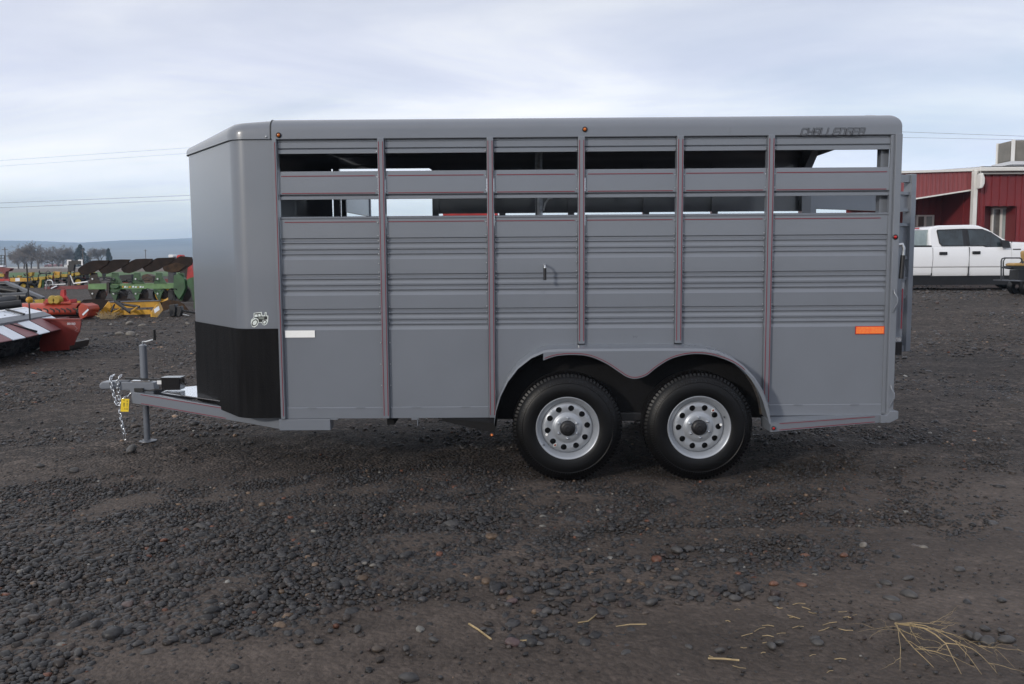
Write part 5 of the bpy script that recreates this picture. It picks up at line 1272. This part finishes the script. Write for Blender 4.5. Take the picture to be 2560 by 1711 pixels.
h, a_, b_, zw = house(690, 900, 490, 420, 415, 'white_paint', 'steel_grey', 'white farm house behind the black loader mast', False)
MB().box((a_.x+b_.x)/2+1, (a_.x+b_.x)/2+5, 414.85, 415, zw*.35, zw*.8).build('window', 'glass', h)

# ---- trees
def bare_tree(px, pbase, ptop, D, spread, seed, label):
    r = random.Random(seed); b_ = at(*c1(px, pbase), D); H = at(*c1(px, ptop), D).z
    tr_ = thing('bare_tree', (b_.x, D, 0), label, 'tree', 'trees on the plain before the hills')
    tk, tw = MB(), MB()
    def br_(p, d, L, r0, lv):
        n = 4; pts = [p]; dd = d.copy()
        for i in range(n):
            dd = (dd+Vector((r.uniform(-1, 1), r.uniform(-1, 1), r.uniform(-.4, .9)))*0.13).normalized(); pts.append(pts[-1]+dd*L/n)
        (tk if lv < 2 else tw).tube(pts, [max(0.034, r0*(1-0.5*i/n)) for i in range(n+1)], 6 if lv < 2 else 3, caps=False)
        if lv >= 5: return
        k = (5, 5, 4, 4, 3)[lv]
        for j in range(k):
            q = pts[r.choice([2, 3, 4])] if lv else pts[[2, 3, 4, 4][j % 4]]
            a_ = r.uniform(0, 2*PI); tilt = r.uniform(.40, 1.05)*spread
            s_ = dd.orthogonal().normalized(); s_ = Matrix.Rotation(a_, 3, dd) @ s_
            br_(q, (dd*math.cos(tilt)+s_*math.sin(tilt)).normalized(), L*r.uniform(.58, .82), r0*0.52, lv+1)
    br_(Vector((b_.x, D, 0)), Vector((0, 0, 1)), H*0.30, H*0.026, 0)
    zmax = max(v[2] for v in tk.v+tw.v); s_ = H/zmax
    for m_b in (tk, tw): m_b.v = [(b_.x+(v[0]-b_.x)*s_*1.3, D+(v[1]-D)*s_, v[2]*s_) for v in m_b.v]
    tk.build('trunk', 'bark', tr_, smooth=60); tw.build('crown', 'twig', tr_)
bare_tree(422, 505, 175, 330, 1.0, 3, 'tall bare tree with pale spreading crown standing nearest the field')
bare_tree(265, 500, 257, 360, 1.1, 5, 'wide bare tree left of the tall pale bare tree')
bare_tree(690, 485, 217, 400, 0.95, 8, 'bare tree behind the red farm shed')
bare_tree(575, 490, 272, 390, 1.1, 11, 'low bare tree left of the red farm shed')
bare_tree(770, 485, 257, 420, 0.9, 14, 'narrow bare tree between the shed and the dark conifer')
bare_tree(1105, 470, 252, 400, 0.9, 17, 'bare tree left of the narrow conifer above the plough')
bare_tree(205, 500, 292, 370, 1.1, 21, 'leftmost low bare tree of the clump before the hills')
bare_tree(340, 500, 272, 365, 1.1, 23, 'bare tree just left of the tall pale trunk')
bare_tree(640, 488, 242, 395, 1.0, 27, 'bare tree over the middle of the red farm shed')
def conifer(px, pbase, ptop, D, wpx, seed, label, round_=0.6):
    r = random.Random(seed); b_ = at(*c1(px, pbase), D); H = at(*c1(px, ptop), D).z; W_ = (at(*c1(px+wpx, pbase), D).x-b_.x)/2
    cf = thing('conifer', (b_.x, D, 0), label, 'tree', 'trees on the plain before the hills')
    MB().tube([(b_.x, D, 0), (b_.x, D, H*0.9)], [H*.03, H*.006], 7).build('trunk', 'bark', cf)
    mb = MB()
    for _ in range(2600):
        q = r.random()**0.8; z = H*(0.06+0.94*q); rad = W_*min(1, (1-q)**round_*1.25)*(0.35+0.65*math.sqrt(r.random())); a_ = r.uniform(0, 2*PI); rad *= 0.85+0.25*math.sin(a_*3+z*1.3)+0.1*math.sin(z*3)
        c_ = Vector((b_.x+rad*math.cos(a_), D+rad*math.sin(a_), z)); s_ = H*r.uniform(.018, .04)
        u = Vector((r.gauss(0,1), r.gauss(0,1), r.gauss(0,.6))).normalized()*s_; w_ = Vector((r.gauss(0,1), r.gauss(0,1), r.gauss(0,.6))).normalized()*s_*.7
        mb.add([c_-u, c_+w_, c_+u, c_-w_], [(0,1,2,3)])
    mb.build('crown', 'conifer', cf)
conifer(885, 480, 226, 390, 165, 1, 'large dark conifer behind the black loader mast')
conifer(968, 480, 335, 400, 75, 2, 'small dark conifer at the right foot of the large conifer')
conifer(1190, 475, 268, 395, 66, 3, 'narrow dark conifer above the left end of the plough', 0.45)
# ---- distant poles and the wires overhead
def pole(px, pb, pt, D, label, r_):
    a_, b_ = at(*c1(px, pb), D), at(*c1(px, pt), D); o = thing('utility_pole', (a_.x, D, 0), label, 'pole', 'far utility poles')
    MB().tube([(a_.x, D, 0), (a_.x, D, b_.z)], r_, 6).build('pole', 'pole_wood', o); MB().box(a_.x-.9, a_.x+.9, D-.08, D+.08, b_.z-.7, b_.z-.55).build('cross_arm', 'pole_wood', o)
pole(66, 490, 258, 260, 'thin utility pole beside the ladder rack at the left edge', 0.16); pole(910, 480, 268, 300, 'utility pole standing before the large dark conifer', 0.16); pole(1592, 470, 280, 420, 'far utility pole above the middle of the plough', 0.18)
def wire(pts, D, r_, label, group):
    q = [at(x, y, D) for x, y in pts]; A, B = q[0], q[-1]; pp = []
    for i in range(25):
        t_ = i/24*1.4-0.2; p = A.lerp(B, t_); p.z -= 0.05*4*t_*(1-t_)*0; pp.append(p)
    return tag(MB().tube(pp, r_, 5).build('power_line', 'wire'), label, 'wire', group)
wire([(0,402),(470,370)], 60, 0.006, 'topmost power line crossing the sky left of the trailer', 'power lines left'); wire([(0,416),(470,384)], 60, 0.005, 'second power line from the top, left of the trailer', 'power lines left')
wire([(0,508),(475,489)], 60, 0.011, 'third power line from the top, left of the trailer', 'power lines left'); wire([(0,520),(475,500)], 60, 0.009, 'lowest power line left of the trailer above the hills', 'power lines left')
wire([(2250,330),(2560,341)], 48, 0.009, 'upper power line above the red building', 'power lines right'); wire([(2250,344),(2560,350)], 48, 0.008, 'lower power line above the red building', 'power lines right')
# ---- hills
def ridge(name, D0, D1, prof, seed, m, x0=-9000, x1=9000, n=150):
    r = np.random.default_rng(seed); xs_ = np.linspace(x0, x1, n); rows = []
    ph = r.uniform(0, 6.28, 8)
    for j in range(26):
        t_ = j/25; y = D0+(D1-D0)*t_
        rows.append([(x, y, prof(x)*(t_**1.35)*(1+0.03*math.sin(x*.004+ph[0]+t_*9)*(1-t_))+6*math.sin(x*.009+ph[1]+t_*14)*t_*(1-t_)-1) for x in xs_])
    rows.append([(x, D1+150, -5) for x in xs_]); o = MB().grid(rows).build(name, m, smooth=60); o['kind'] = 'structure'
def hz(x, y, D): return max(1.0, at(x, y, D).z)
def mesa(x):        # skyline read along the ridge
    D = 4000; K = [(-200,602),(0,601.5),(30,601.5),(90,602),(150,605),(220,607),(272,606),(278,602),(300,600.5),(380,599),(440,596.5),(480,594.5),(560,593),(800,590),(1300,590),(2000,596),(2700,600)]
    px = IW/2+(x-CAM.x)/(D-CAM.y)*FPX
    for a_, b_ in zip(K, K[1:]):
        if a_[0] <= px <= b_[0]:
            q = (px-a_[0])/(b_[0]-a_[0]); return hz(px, a_[1]+(b_[1]-a_[1])*q, D)
    return hz(px, 600, D)
ridge('hills', 1000, 4000, mesa, 2, 'hill', -4500, 4500)
#PART5
# ------------------------------------------------------------------ right: red metal building, pickup, golf cart
YBd = 27.0
def cz(y, Y, x=1200): return at(*c7(x, y), Y).z
def cx(x, Y, y=600): return at(*c7(x, y), Y).x
bd = thing('red_building', (cx(1300, YBd), YBd, 0.55), 'red ribbed metal building with white trim behind the white pickup', 'building')
gz_ = 0.40
def ribbed(x0, x1, zb, zt, Y, pitch, m, name, per=4, skip=None):
    n = max(1, round((x1-x0)/(pitch*per)))
    for k in range(n):
        a_, b_ = x0+(x1-x0)*k/n, x0+(x1-x0)*(k+1)/n; mb = MB(); prof = []
        for j in range(per):
            u0 = a_+(b_-a_)*j/per; w_ = (b_-a_)/per
            prof += [(u0, Y), (u0+w_*.72, Y), (u0+w_*.76, Y-.045), (u0+w_*.92, Y-.045), (u0+w_*.98, Y)]
        prof.append((b_, Y))
        zbf = zb if callable(zb) else (lambda x: zb); ztf = zt if callable(zt) else (lambda x: zt)
        mb.grid([[(p[0], p[1], ztf(p[0])) for p in prof], [(p[0], p[1], zbf(p[0])) for p in prof]]).build(name, m, bd)
# right wing with window opening
xa, xb = cx(1048, YBd), cx(1850, YBd); zt = cz(345, YBd)
wx0, wx1, wz0, wz1 = cx(1130, YBd), cx(1425, YBd), cz(990, YBd), cz(660, YBd)
ribbed(xa, wx0, gz_, zt, YBd, 0.23, 'siding_red', 'siding_panel', 2); ribbed(wx1, xb, gz_, zt, YBd, 0.23, 'siding_red', 'siding_panel'); ribbed(wx0, wx1, wz1, zt, YBd, 0.23, 'siding_red', 'siding_panel', 4)
ribbed(wx0, wx1, gz_, wz0, YBd, 0.23, 'siding_red', 'siding_panel', 4)
MB().box(wx0-.02, wx0, YBd, YBd+.8, wz0, wz1).build('window_reveal', 'siding_red', bd); MB().box(wx1, wx1+.02, YBd, YBd+.8, wz0, wz1).build('window_reveal', 'siding_red', bd); MB().box(wx0, wx1, YBd, YBd+.8, wz1, wz1+.02).build('window_reveal', 'siding_red', bd)
MB().box(wx0, wx1, YBd+.8, YBd+.9, wz0, wz1).build('recess_wall', 'siding_red', bd)
def window(x0, x1, z0, z1, Y, name='window'):
    f = MB()
    for (a_, b_, c_, d_) in ((x0, x1, z1-.06, z1), (x0, x1, z0, z0+.06), (x0, x0+.07, z0+.06, z1-.06), (x1-.07, x1, z0+.06, z1-.06), ((x0+x1)/2-.04, (x0+x1)/2+.04, z0+.06, z1-.06)): f.box(a_, b_, Y-.05, Y+.05, c_, d_)
    w_ = f.build(name, 'trim_white', bd)
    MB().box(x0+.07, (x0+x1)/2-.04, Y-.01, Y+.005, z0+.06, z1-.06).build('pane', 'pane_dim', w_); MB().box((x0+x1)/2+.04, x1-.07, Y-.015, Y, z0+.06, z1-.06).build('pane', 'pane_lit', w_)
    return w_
mat('pane_dim', (0.10, 0.10, 0.095), 0.12, spec=0.8, var=0.4, vscale=1.5); mat('pane_lit', (0.30, 0.36, 0.36), 0.08, spec=0.9, var=0.25, vscale=1.0)  # one glass as dim and lit copies, brightness painted into the base colour
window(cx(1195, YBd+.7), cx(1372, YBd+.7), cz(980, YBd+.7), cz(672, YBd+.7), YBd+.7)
MB().box(xa-.1, xb, YBd-.35, YBd+.1, cz(338, YBd)+.0, cz(300, YBd)).build('gutter', 'trim_white', bd, bevel=.03)
MB().box(xa-.1, xb, YBd-.2, YBd-.04, cz(362, YBd), cz(346, YBd)).build('eave_strip', 'soffit', bd)
MB().prism([(YBd-.3, cz(292, YBd)), (YBd+7, cz(292, YBd)+.5), (YBd+7, cz(345, YBd))], 'x', xa, xb).build('roof', 'roof_metal', bd)
MB().box(xa, xb, YBd+.95, YBd+7, gz_, zt).build('core_wall', 'siding_red', bd)
MB().box(cx(1014, YBd-.1), cx(1050, YBd-.1), YBd-.15, YBd+.05, gz_, cz(330, YBd)).build('corner_trim', 'trim_white', bd)
# left wing: fascia with sloping lower edge, soffit, wall in shade
YF1 = YBd+.25; fxa, fxb = cx(60, YF1), cx(1036, YF1)
zf1 = cz(330, YF1, 1036); zfb_r, zfb_l = cz(495, YF1, 1036), cz(605, YF1, 330); xl = cx(330, YF1)
zb_f = lambda x: zfb_r+(zfb_l-zfb_r)*(fxb-x)/(fxb-xl)
zt_f = lambda x: zf1+(cz(352, YF1, 330)-zf1)*(fxb-x)/(fxb-xl)
ribbed(fxa, fxb, zb_f, zt_f, YF1, 0.15, 'fascia_red_sheen', 'fascia_panel', 6)
def slope_bar(z_f, h, Y0, Y1, name, m):
    return fixn(MB().add([(fxa, Y0, z_f(fxa)), (fxb, Y0, z_f(fxb)), (fxb, Y1, z_f(fxb)), (fxa, Y1, z_f(fxa)), (fxa, Y0, z_f(fxa)+h), (fxb, Y0, z_f(fxb)+h), (fxb, Y1, z_f(fxb)+h), (fxa, Y1, z_f(fxa)+h)], [(0,3,2,1),(4,5,6,7),(0,1,5,4),(1,2,6,5),(2,3,7,6),(3,0,4,7)]).build(name, m, bd))
slope_bar(zt_f, .09, YF1-.12, YF1+.1, 'roof_trim', 'trim_white'); slope_bar(lambda x: zb_f(x)-.05, .055, YF1-.1, YF1+.02, 'fascia_trim', 'trim_white')
YW = YF1+2.4
fixn(MB().add([(fxa, YF1+.021, zb_f(fxa)-.02), (fxb, YF1+.021, zb_f(fxb)-.02), (fxb, YW, zb_f(fxb)-.02), (fxa, YW, zb_f(fxa)-.02), (fxa, YF1+.021, zb_f(fxa)+.03), (fxb, YF1+.021, zb_f(fxb)+.03), (fxb, YW, zb_f(fxb)+.03), (fxa, YW, zb_f(fxa)+.03)], [(0,3,2,1),(4,5,6,7),(0,1,5,4),(1,2,6,5),(2,3,7,6),(3,0,4,7)]).build('soffit', 'soffit', bd))
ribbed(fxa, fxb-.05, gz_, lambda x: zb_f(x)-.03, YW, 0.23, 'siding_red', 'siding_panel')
MB().box(fxb-.05, fxb+.1, YBd+.06, YW, gz_, zfb_r).build('return_wall', 'siding_red', bd)
fixn(MB().add([(fxa, YF1+.1, zt_f(fxa)), (fxb, YF1+.1, zt_f(fxb)), (fxb, YW+6, zt_f(fxb)+.1), (fxa, YW+6, zt_f(fxa)+.1), (fxa, YF1+.1, zt_f(fxa)-.1), (fxb, YF1+.1, zt_f(fxb)-.1), (fxb, YW+6, zt_f(fxb)), (fxa, YW+6, zt_f(fxa))], [(0,1,2,3),(7,6,5,4),(0,4,5,1),(1,5,6,2),(2,6,7,3),(3,7,4,0)]).build('roof', 'roof_metal', bd))
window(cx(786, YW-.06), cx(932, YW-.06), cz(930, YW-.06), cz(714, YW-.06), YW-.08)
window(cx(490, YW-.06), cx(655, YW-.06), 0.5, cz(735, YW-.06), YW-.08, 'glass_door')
# lamp on the corner
lp = MB().prism([(cx(1052, YBd-.3), cz(495, YBd-.3)), (cx(1078, YBd-.3), cz(490, YBd-.3)), (cx(1096, YBd-.3), cz(450, YBd-.3)), (cx(1098, YBd-.3), cz(400, YBd-.3)), (cx(1075, YBd-.3), cz(345, YBd-.3)), (cx(1058, YBd-.3), cz(360, YBd-.3))], 'y', YBd-.5, YBd-.2).build('wall_lamp', 'trim_white', bd, bevel=.04)
MB().tube([(cx(1078, YBd-.3), YBd-.3, cz(345, YBd-.3)), (cx(1078, YBd-.3), YBd-.3, cz(284, YBd-.3)), (cx(1105, YBd-.3), YBd-.3, cz(284, YBd-.3))], .015, 6).build('lamp_bracket', 'trim_white', lp)
# rooftop cooler
YAc = YBd+2.0
ac = thing('rooftop_cooler', (cx(1420, YAc), YAc, cz(290, YAc)), 'boxy grey air cooler on the roof of the red building', 'cooler')
ax0, ax1, az0, az1 = cx(1368, YAc), cx(1700, YAc), cz(242, YAc), cz(42, YAc)
MB().box(ax0, ax1, YAc, YAc+1.1, az0, az1).build('casing', 'ac_metal', ac, bevel=.02)
for (x_, y_) in ((ax0, YAc), (ax0, YAc+1.1)): MB().box(x_-.04, x_+.06, y_-.04, y_+.06, az0, az1+.02).build('corner_strip', 'trim_white', ac)
for k in range(16):
    z_ = az0+.1+(az1-az0-.2)*k/15; MB().box(ax0-.03, ax0-.001, YAc+.12, YAc+.98, z_-.03, z_+.02).build('louvre', 'ac_metal', ac); MB().box(ax0+.12, ax1-.1, YAc-.03, YAc-.001, z_-.03, z_+.02).build('louvre', 'ac_metal', ac)
MB().box(ax0-.15, ax1+.1, YAc-.15, YAc+1.25, az0-.13, az0).build('base_tray', 'roof_metal', ac); MB().box(ax0+.1, ax1-.1, YAc+.1, YAc+1.0, cz(292, YAc), az0-.13).build('curb', 'roof_metal', ac)

# ---- white crew cab pickup
YT0 = 19.0; TWd = 1.95
tk = thing('pickup_truck', (cx(900, YT0), YT0+1, 0.57), 'white crew cab pickup parked in front of the red building', 'pickup')
def tz(y): return at(*c7(900, y), YT0).z
def tx_(x): return at(*c7(x, 1100), YT0).x
gzt = hgt(13, 20)
def bodyside(x0, x1, zb, zt_, name, m='truck_white'):
    pr = [(0.10, zt_), (0.02, zt_-.01), (0.0, zt_-.05), (-0.025, (zt_+zb)/2+.12), (-0.015, tz(1218)), (0.02, tz(1230)), (0.015, tz(1275)), (0.05, zb+.02), (0.12, zb)]
    mb = MB(); near = [(YT0+p[0], p[1]) for p in pr]; farr = [(YT0+TWd-p[0], p[1]) for p in pr[::-1]]
    return fixn(mb.prism(near+farr, 'x', x0, x1).build(name, m, tk, smooth=30))
zb_, zbelt = tz(1312), tz(1038)
xcab0, xcab1, xdoor = tx_(645), tx_(1372), tx_(980)
cabo = bodyside(xcab0, xcab1, zb_, zbelt, 'cab')
bedx0 = xcab0-1.75
bed = bodyside(bedx0, xcab0-.02, zb_+.02, tz(1033), 'bed')
MB().box(bedx0+.1, xcab0-.1, YT0+.13, YT0+TWd-.13, tz(1033)-.001, tz(1033)+.004).build('bed_liner', 'black', bed)
MB().box(bedx0+.02, xcab0-.04, YT0+.02, YT0+.12, tz(1033)-.01, tz(1020)).build('bed_rail', 'black', bed)
gr_ = [(612,1045),(612,905),(625,865),(655,845),(720,832),(1040,828),(1100,838),(1180,872),(1280,940),(1372,1000),(1375,1045)]
gp = [(tx_(x)+(.02 if x < 650 else 0), at(*c7(900, y), YT0).z) for x, y in gr_]
mbg = MB(); n_ = len(gp)
def yy_(z, s): q = max(0, z-zbelt)/(tz(828)-zbelt); return (YT0+.04+.16*q) if s == 0 else (YT0+TWd-.04-.16*q)
vs = [(x, yy_(z, 0), z) for x, z in gp]+[(x, yy_(z, 1), z) for x, z in gp]
gh = fixn(mbg.add(vs, [tuple(range(n_)), tuple(range(2*n_-1, n_-1, -1))]+[(i, n_+i, n_+(i+1) % n_, (i+1) % n_) for i in range(n_)]).build('cab_roof', 'truck_white', tk, bevel=.05))
def glass(pts, m, name, lift, par):
    q = [(tx_(x), at(*c7(900, y), YT0).z) for x, y in pts]; A = [(x, yy_(z, 0)-lift, z) for x, z in q]; n2 = len(A)
    return fixn(MB().add(A+[(p[0], p[1]+.02, p[2]) for p in A], [tuple(range(n2)), tuple(range(2*n2-1, n2-1, -1))]+[(i, n2+i, n2+(i+1) % n2, (i+1) % n2) for i in range(n2)]).build(name, m, par))
trm = glass([(692,885),(700,872),(940,864),(1120,868),(1200,900),(1292,968),(1345,1052),(1188,1054),(1113,1030),(730,1030),(708,1002)], 'black', 'window_trim', .012, gh)
glass([(702,884),(928,874),(934,1022),(735,1022),(716,998)], 'glass', 'window', .018, gh); glass([(985,876),(1118,878),(1196,910),(1270,966),(1280,1045),(1192,1045),(1118,1022),(992,1022)], 'glass', 'window', .018, gh)
glass([(1270,975),(1335,985),(1345,1050),(1272,1050)], 'black', 'mirror', .16, gh)
xr_ = tx_(612)
MB().box(xr_-.012, xr_+.03, YT0+.22, YT0+TWd-.22, tz(1020), tz(872)).build('rear_window', 'pane_lit', gh); MB().box(xr_-.02, xr_+.03, YT0+.75, YT0+1.2, tz(858), tz(846)).build('brake_lamp', 'redlens', gh)
for (x0_, y0_, x1_, y1_) in ((700,1110,770,1082),(1008,1105,1078,1077)): MB().box(tx_(x0_), tx_(x1_), YT0-.06, YT0+.0, tz(y0_), tz(y1_)).build('door_handle', 'black', cabo, bevel=.012)
for x_ in (980,): MB().box(tx_(x_)-.006, tx_(x_)+.006, YT0-.028, YT0+.05, zb_+.02, zbelt-.01).build('door_seam', 'steel_dark', cabo)
MB().box(xcab0-.03, xcab0+.002, YT0+.02, YT0+TWd-.02, zb_+.03, zbelt-.02).build('bed_gap', 'black', cabo)
hdx = xcab1+1.5
bodyside(xcab1+.008, hdx, zb_+.02, tz(1000), 'front_fender'); MB().prism([(xcab1-.3, zbelt+.02), (xcab1+.05, tz(992)), (hdx-.2, tz(1005)), (hdx-.05, tz(1040)), (hdx-.05, zbelt-.2), (xcab1, zbelt-.1)], 'y', YT0+.15, YT0+TWd-.15).build('hood', 'truck_white', tk, bevel=.04)
MB().box(tx_(1385), tx_(1458), YT0-.02, YT0+.01, tz(1068), tz(1058)).build('fender_badge', 'black', tk); MB().tube([(tx_(1395), YT0+.12, tz(1005)), (tx_(1396), YT0+.12, tz(985))], .012, 6).build('antenna', 'black', tk)
MB().box(bedx0, hdx-.3, YT0+.10, YT0+TWd-.1, gzt+.15, zb_+.03).build('chassis_shade_box', 'black', tk)  # chassis box enlarged in black to stand in for the shadow underneath
for x_ in (bedx0+.75, hdx-.62):
    for y_ in (YT0+.04, YT0+TWd-.30):
        w_ = MB().lathe([(0.2, 0.02), (0.34, -0.01), (0.39, 0.03), (0.39, 0.24), (0.2, 0.26)], (x_, y_, gzt+.38), n=28).build('wheel', 'tyre', tk, smooth=40); MB().lathe([(0.25, 0.015), (0.2, 0.0), (0.1, 0.03), (0.0001, 0.02)], (x_, y_, gzt+.38), n=24).build('wheel_rim', 'rim', w_, smooth=40)

# ---- golf cart at the right edge
YGc = 15.5; gx0 = at(*c7(1470, 1300), YGc).x; gzc = hgt(gx0, YGc)
gc = thing('golf_cart', (gx0+.6, YGc+.5, gzc), 'rear seat of a golf cart with tan cushion, right edge before the pickup', 'golf cart')
def ez(pts, Y, th, name, m, **k): return ex([(p[0]+50, p[1]) for p in pts], Y, th, name, m, gc, cr=c7, **k)
ez([(1352,1192),(1380,1186),(1640,1186),(1640,1215),(1348,1215)], YGc, .4, 'seat_cushion', 'tan_vinyl', bevel=.03); ez([(1330,1216),(1640,1216),(1640,1246),(1400,1250),(1340,1240)], YGc+.02, .36, 'seat_base', 'black')
ez([(1492,1085),(1505,1070),(1550,1070),(1550,1180),(1498,1180)], YGc, .4, 'backrest', 'tan_vinyl', bevel=.03)
rod([(1280,1348),(1280,1170),(1288,1148),(1310,1140),(1452,1140),(1470,1150),(1480,1190)], YGc-.02, .018, 'hand_rail', 'steel_dark', gc, cr=c7); rod([(1280,1230),(1372,1231)], YGc-.02, .018, 'hand_rail', 'steel_dark', gc, cr=c7)
rod([(1300,1348,.4),(1300,1170,.4),(1320,1140,.4),(1452,1140,.4)], YGc-.02, .018, 'hand_rail', 'steel_dark', gc, cr=c7)
ez([(1238,1344),(1395,1346),(1460,1356),(1395,1358),(1240,1353)], YGc, .4, 'foot_plate', 'steel_grey'); ez([(1462,1190),(1480,1170),(1500,1170),(1500,1215)], YGc+.03, .3, 'seat_bracket', 'black')
ez([(1395,1252),(1640,1250),(1640,1400),(1420,1390),(1388,1345)], YGc+.06, .4, 'body_shell', 'black'); ez([(1478,1300),(1493,1298),(1493,1330),(1480,1332)], YGc+.03, .05, 'tail_lamp', 'redlens')
for (x_, y_) in ((gx0+.28, YGc+.02), (gx0+.45, YGc+.85), (gx0+1.7, YGc+.02), (gx0+1.7, YGc+.85)): MB().lathe([(0.1, 0.0), (0.2, -0.02), (0.22, 0.0), (0.22, 0.16), (0.1, 0.18)], (x_, y_, gzc+.21), n=22).build('wheel', 'tyre', gc, smooth=40)
MB().box(gx0+.5, gx0+2.2, YGc+.05, YGc+.95, gzc+.25, gzc+.75).build('body_shell', 'steel_dark', gc, bevel=.05)

# ------------------------------------------------------------------ haze: the air between here and the hills
HAZE = 3.3e-4
hm = bpy.data.materials.new('haze'); hm.use_nodes = True; t = hm.node_tree; t.nodes.clear()
pv = N(t, 'ShaderNodeVolumePrincipled'); pv.inputs['Color'].default_value = (0.54, 0.75, 1.0, 1); pv.inputs['Density'].default_value = HAZE; pv.inputs['Anisotropy'].default_value = -0.3
mo = N(t, 'ShaderNodeOutputMaterial'); t.links.new(pv.outputs[0], mo.inputs['Volume']); M['haze'] = hm
hzb = MB().box(-4700, 4700, -1500, 4250, -8, 150).build('haze', 'haze'); tag(hzb, 'thin pale blue air in front of the hills', 'haze', kind='stuff')
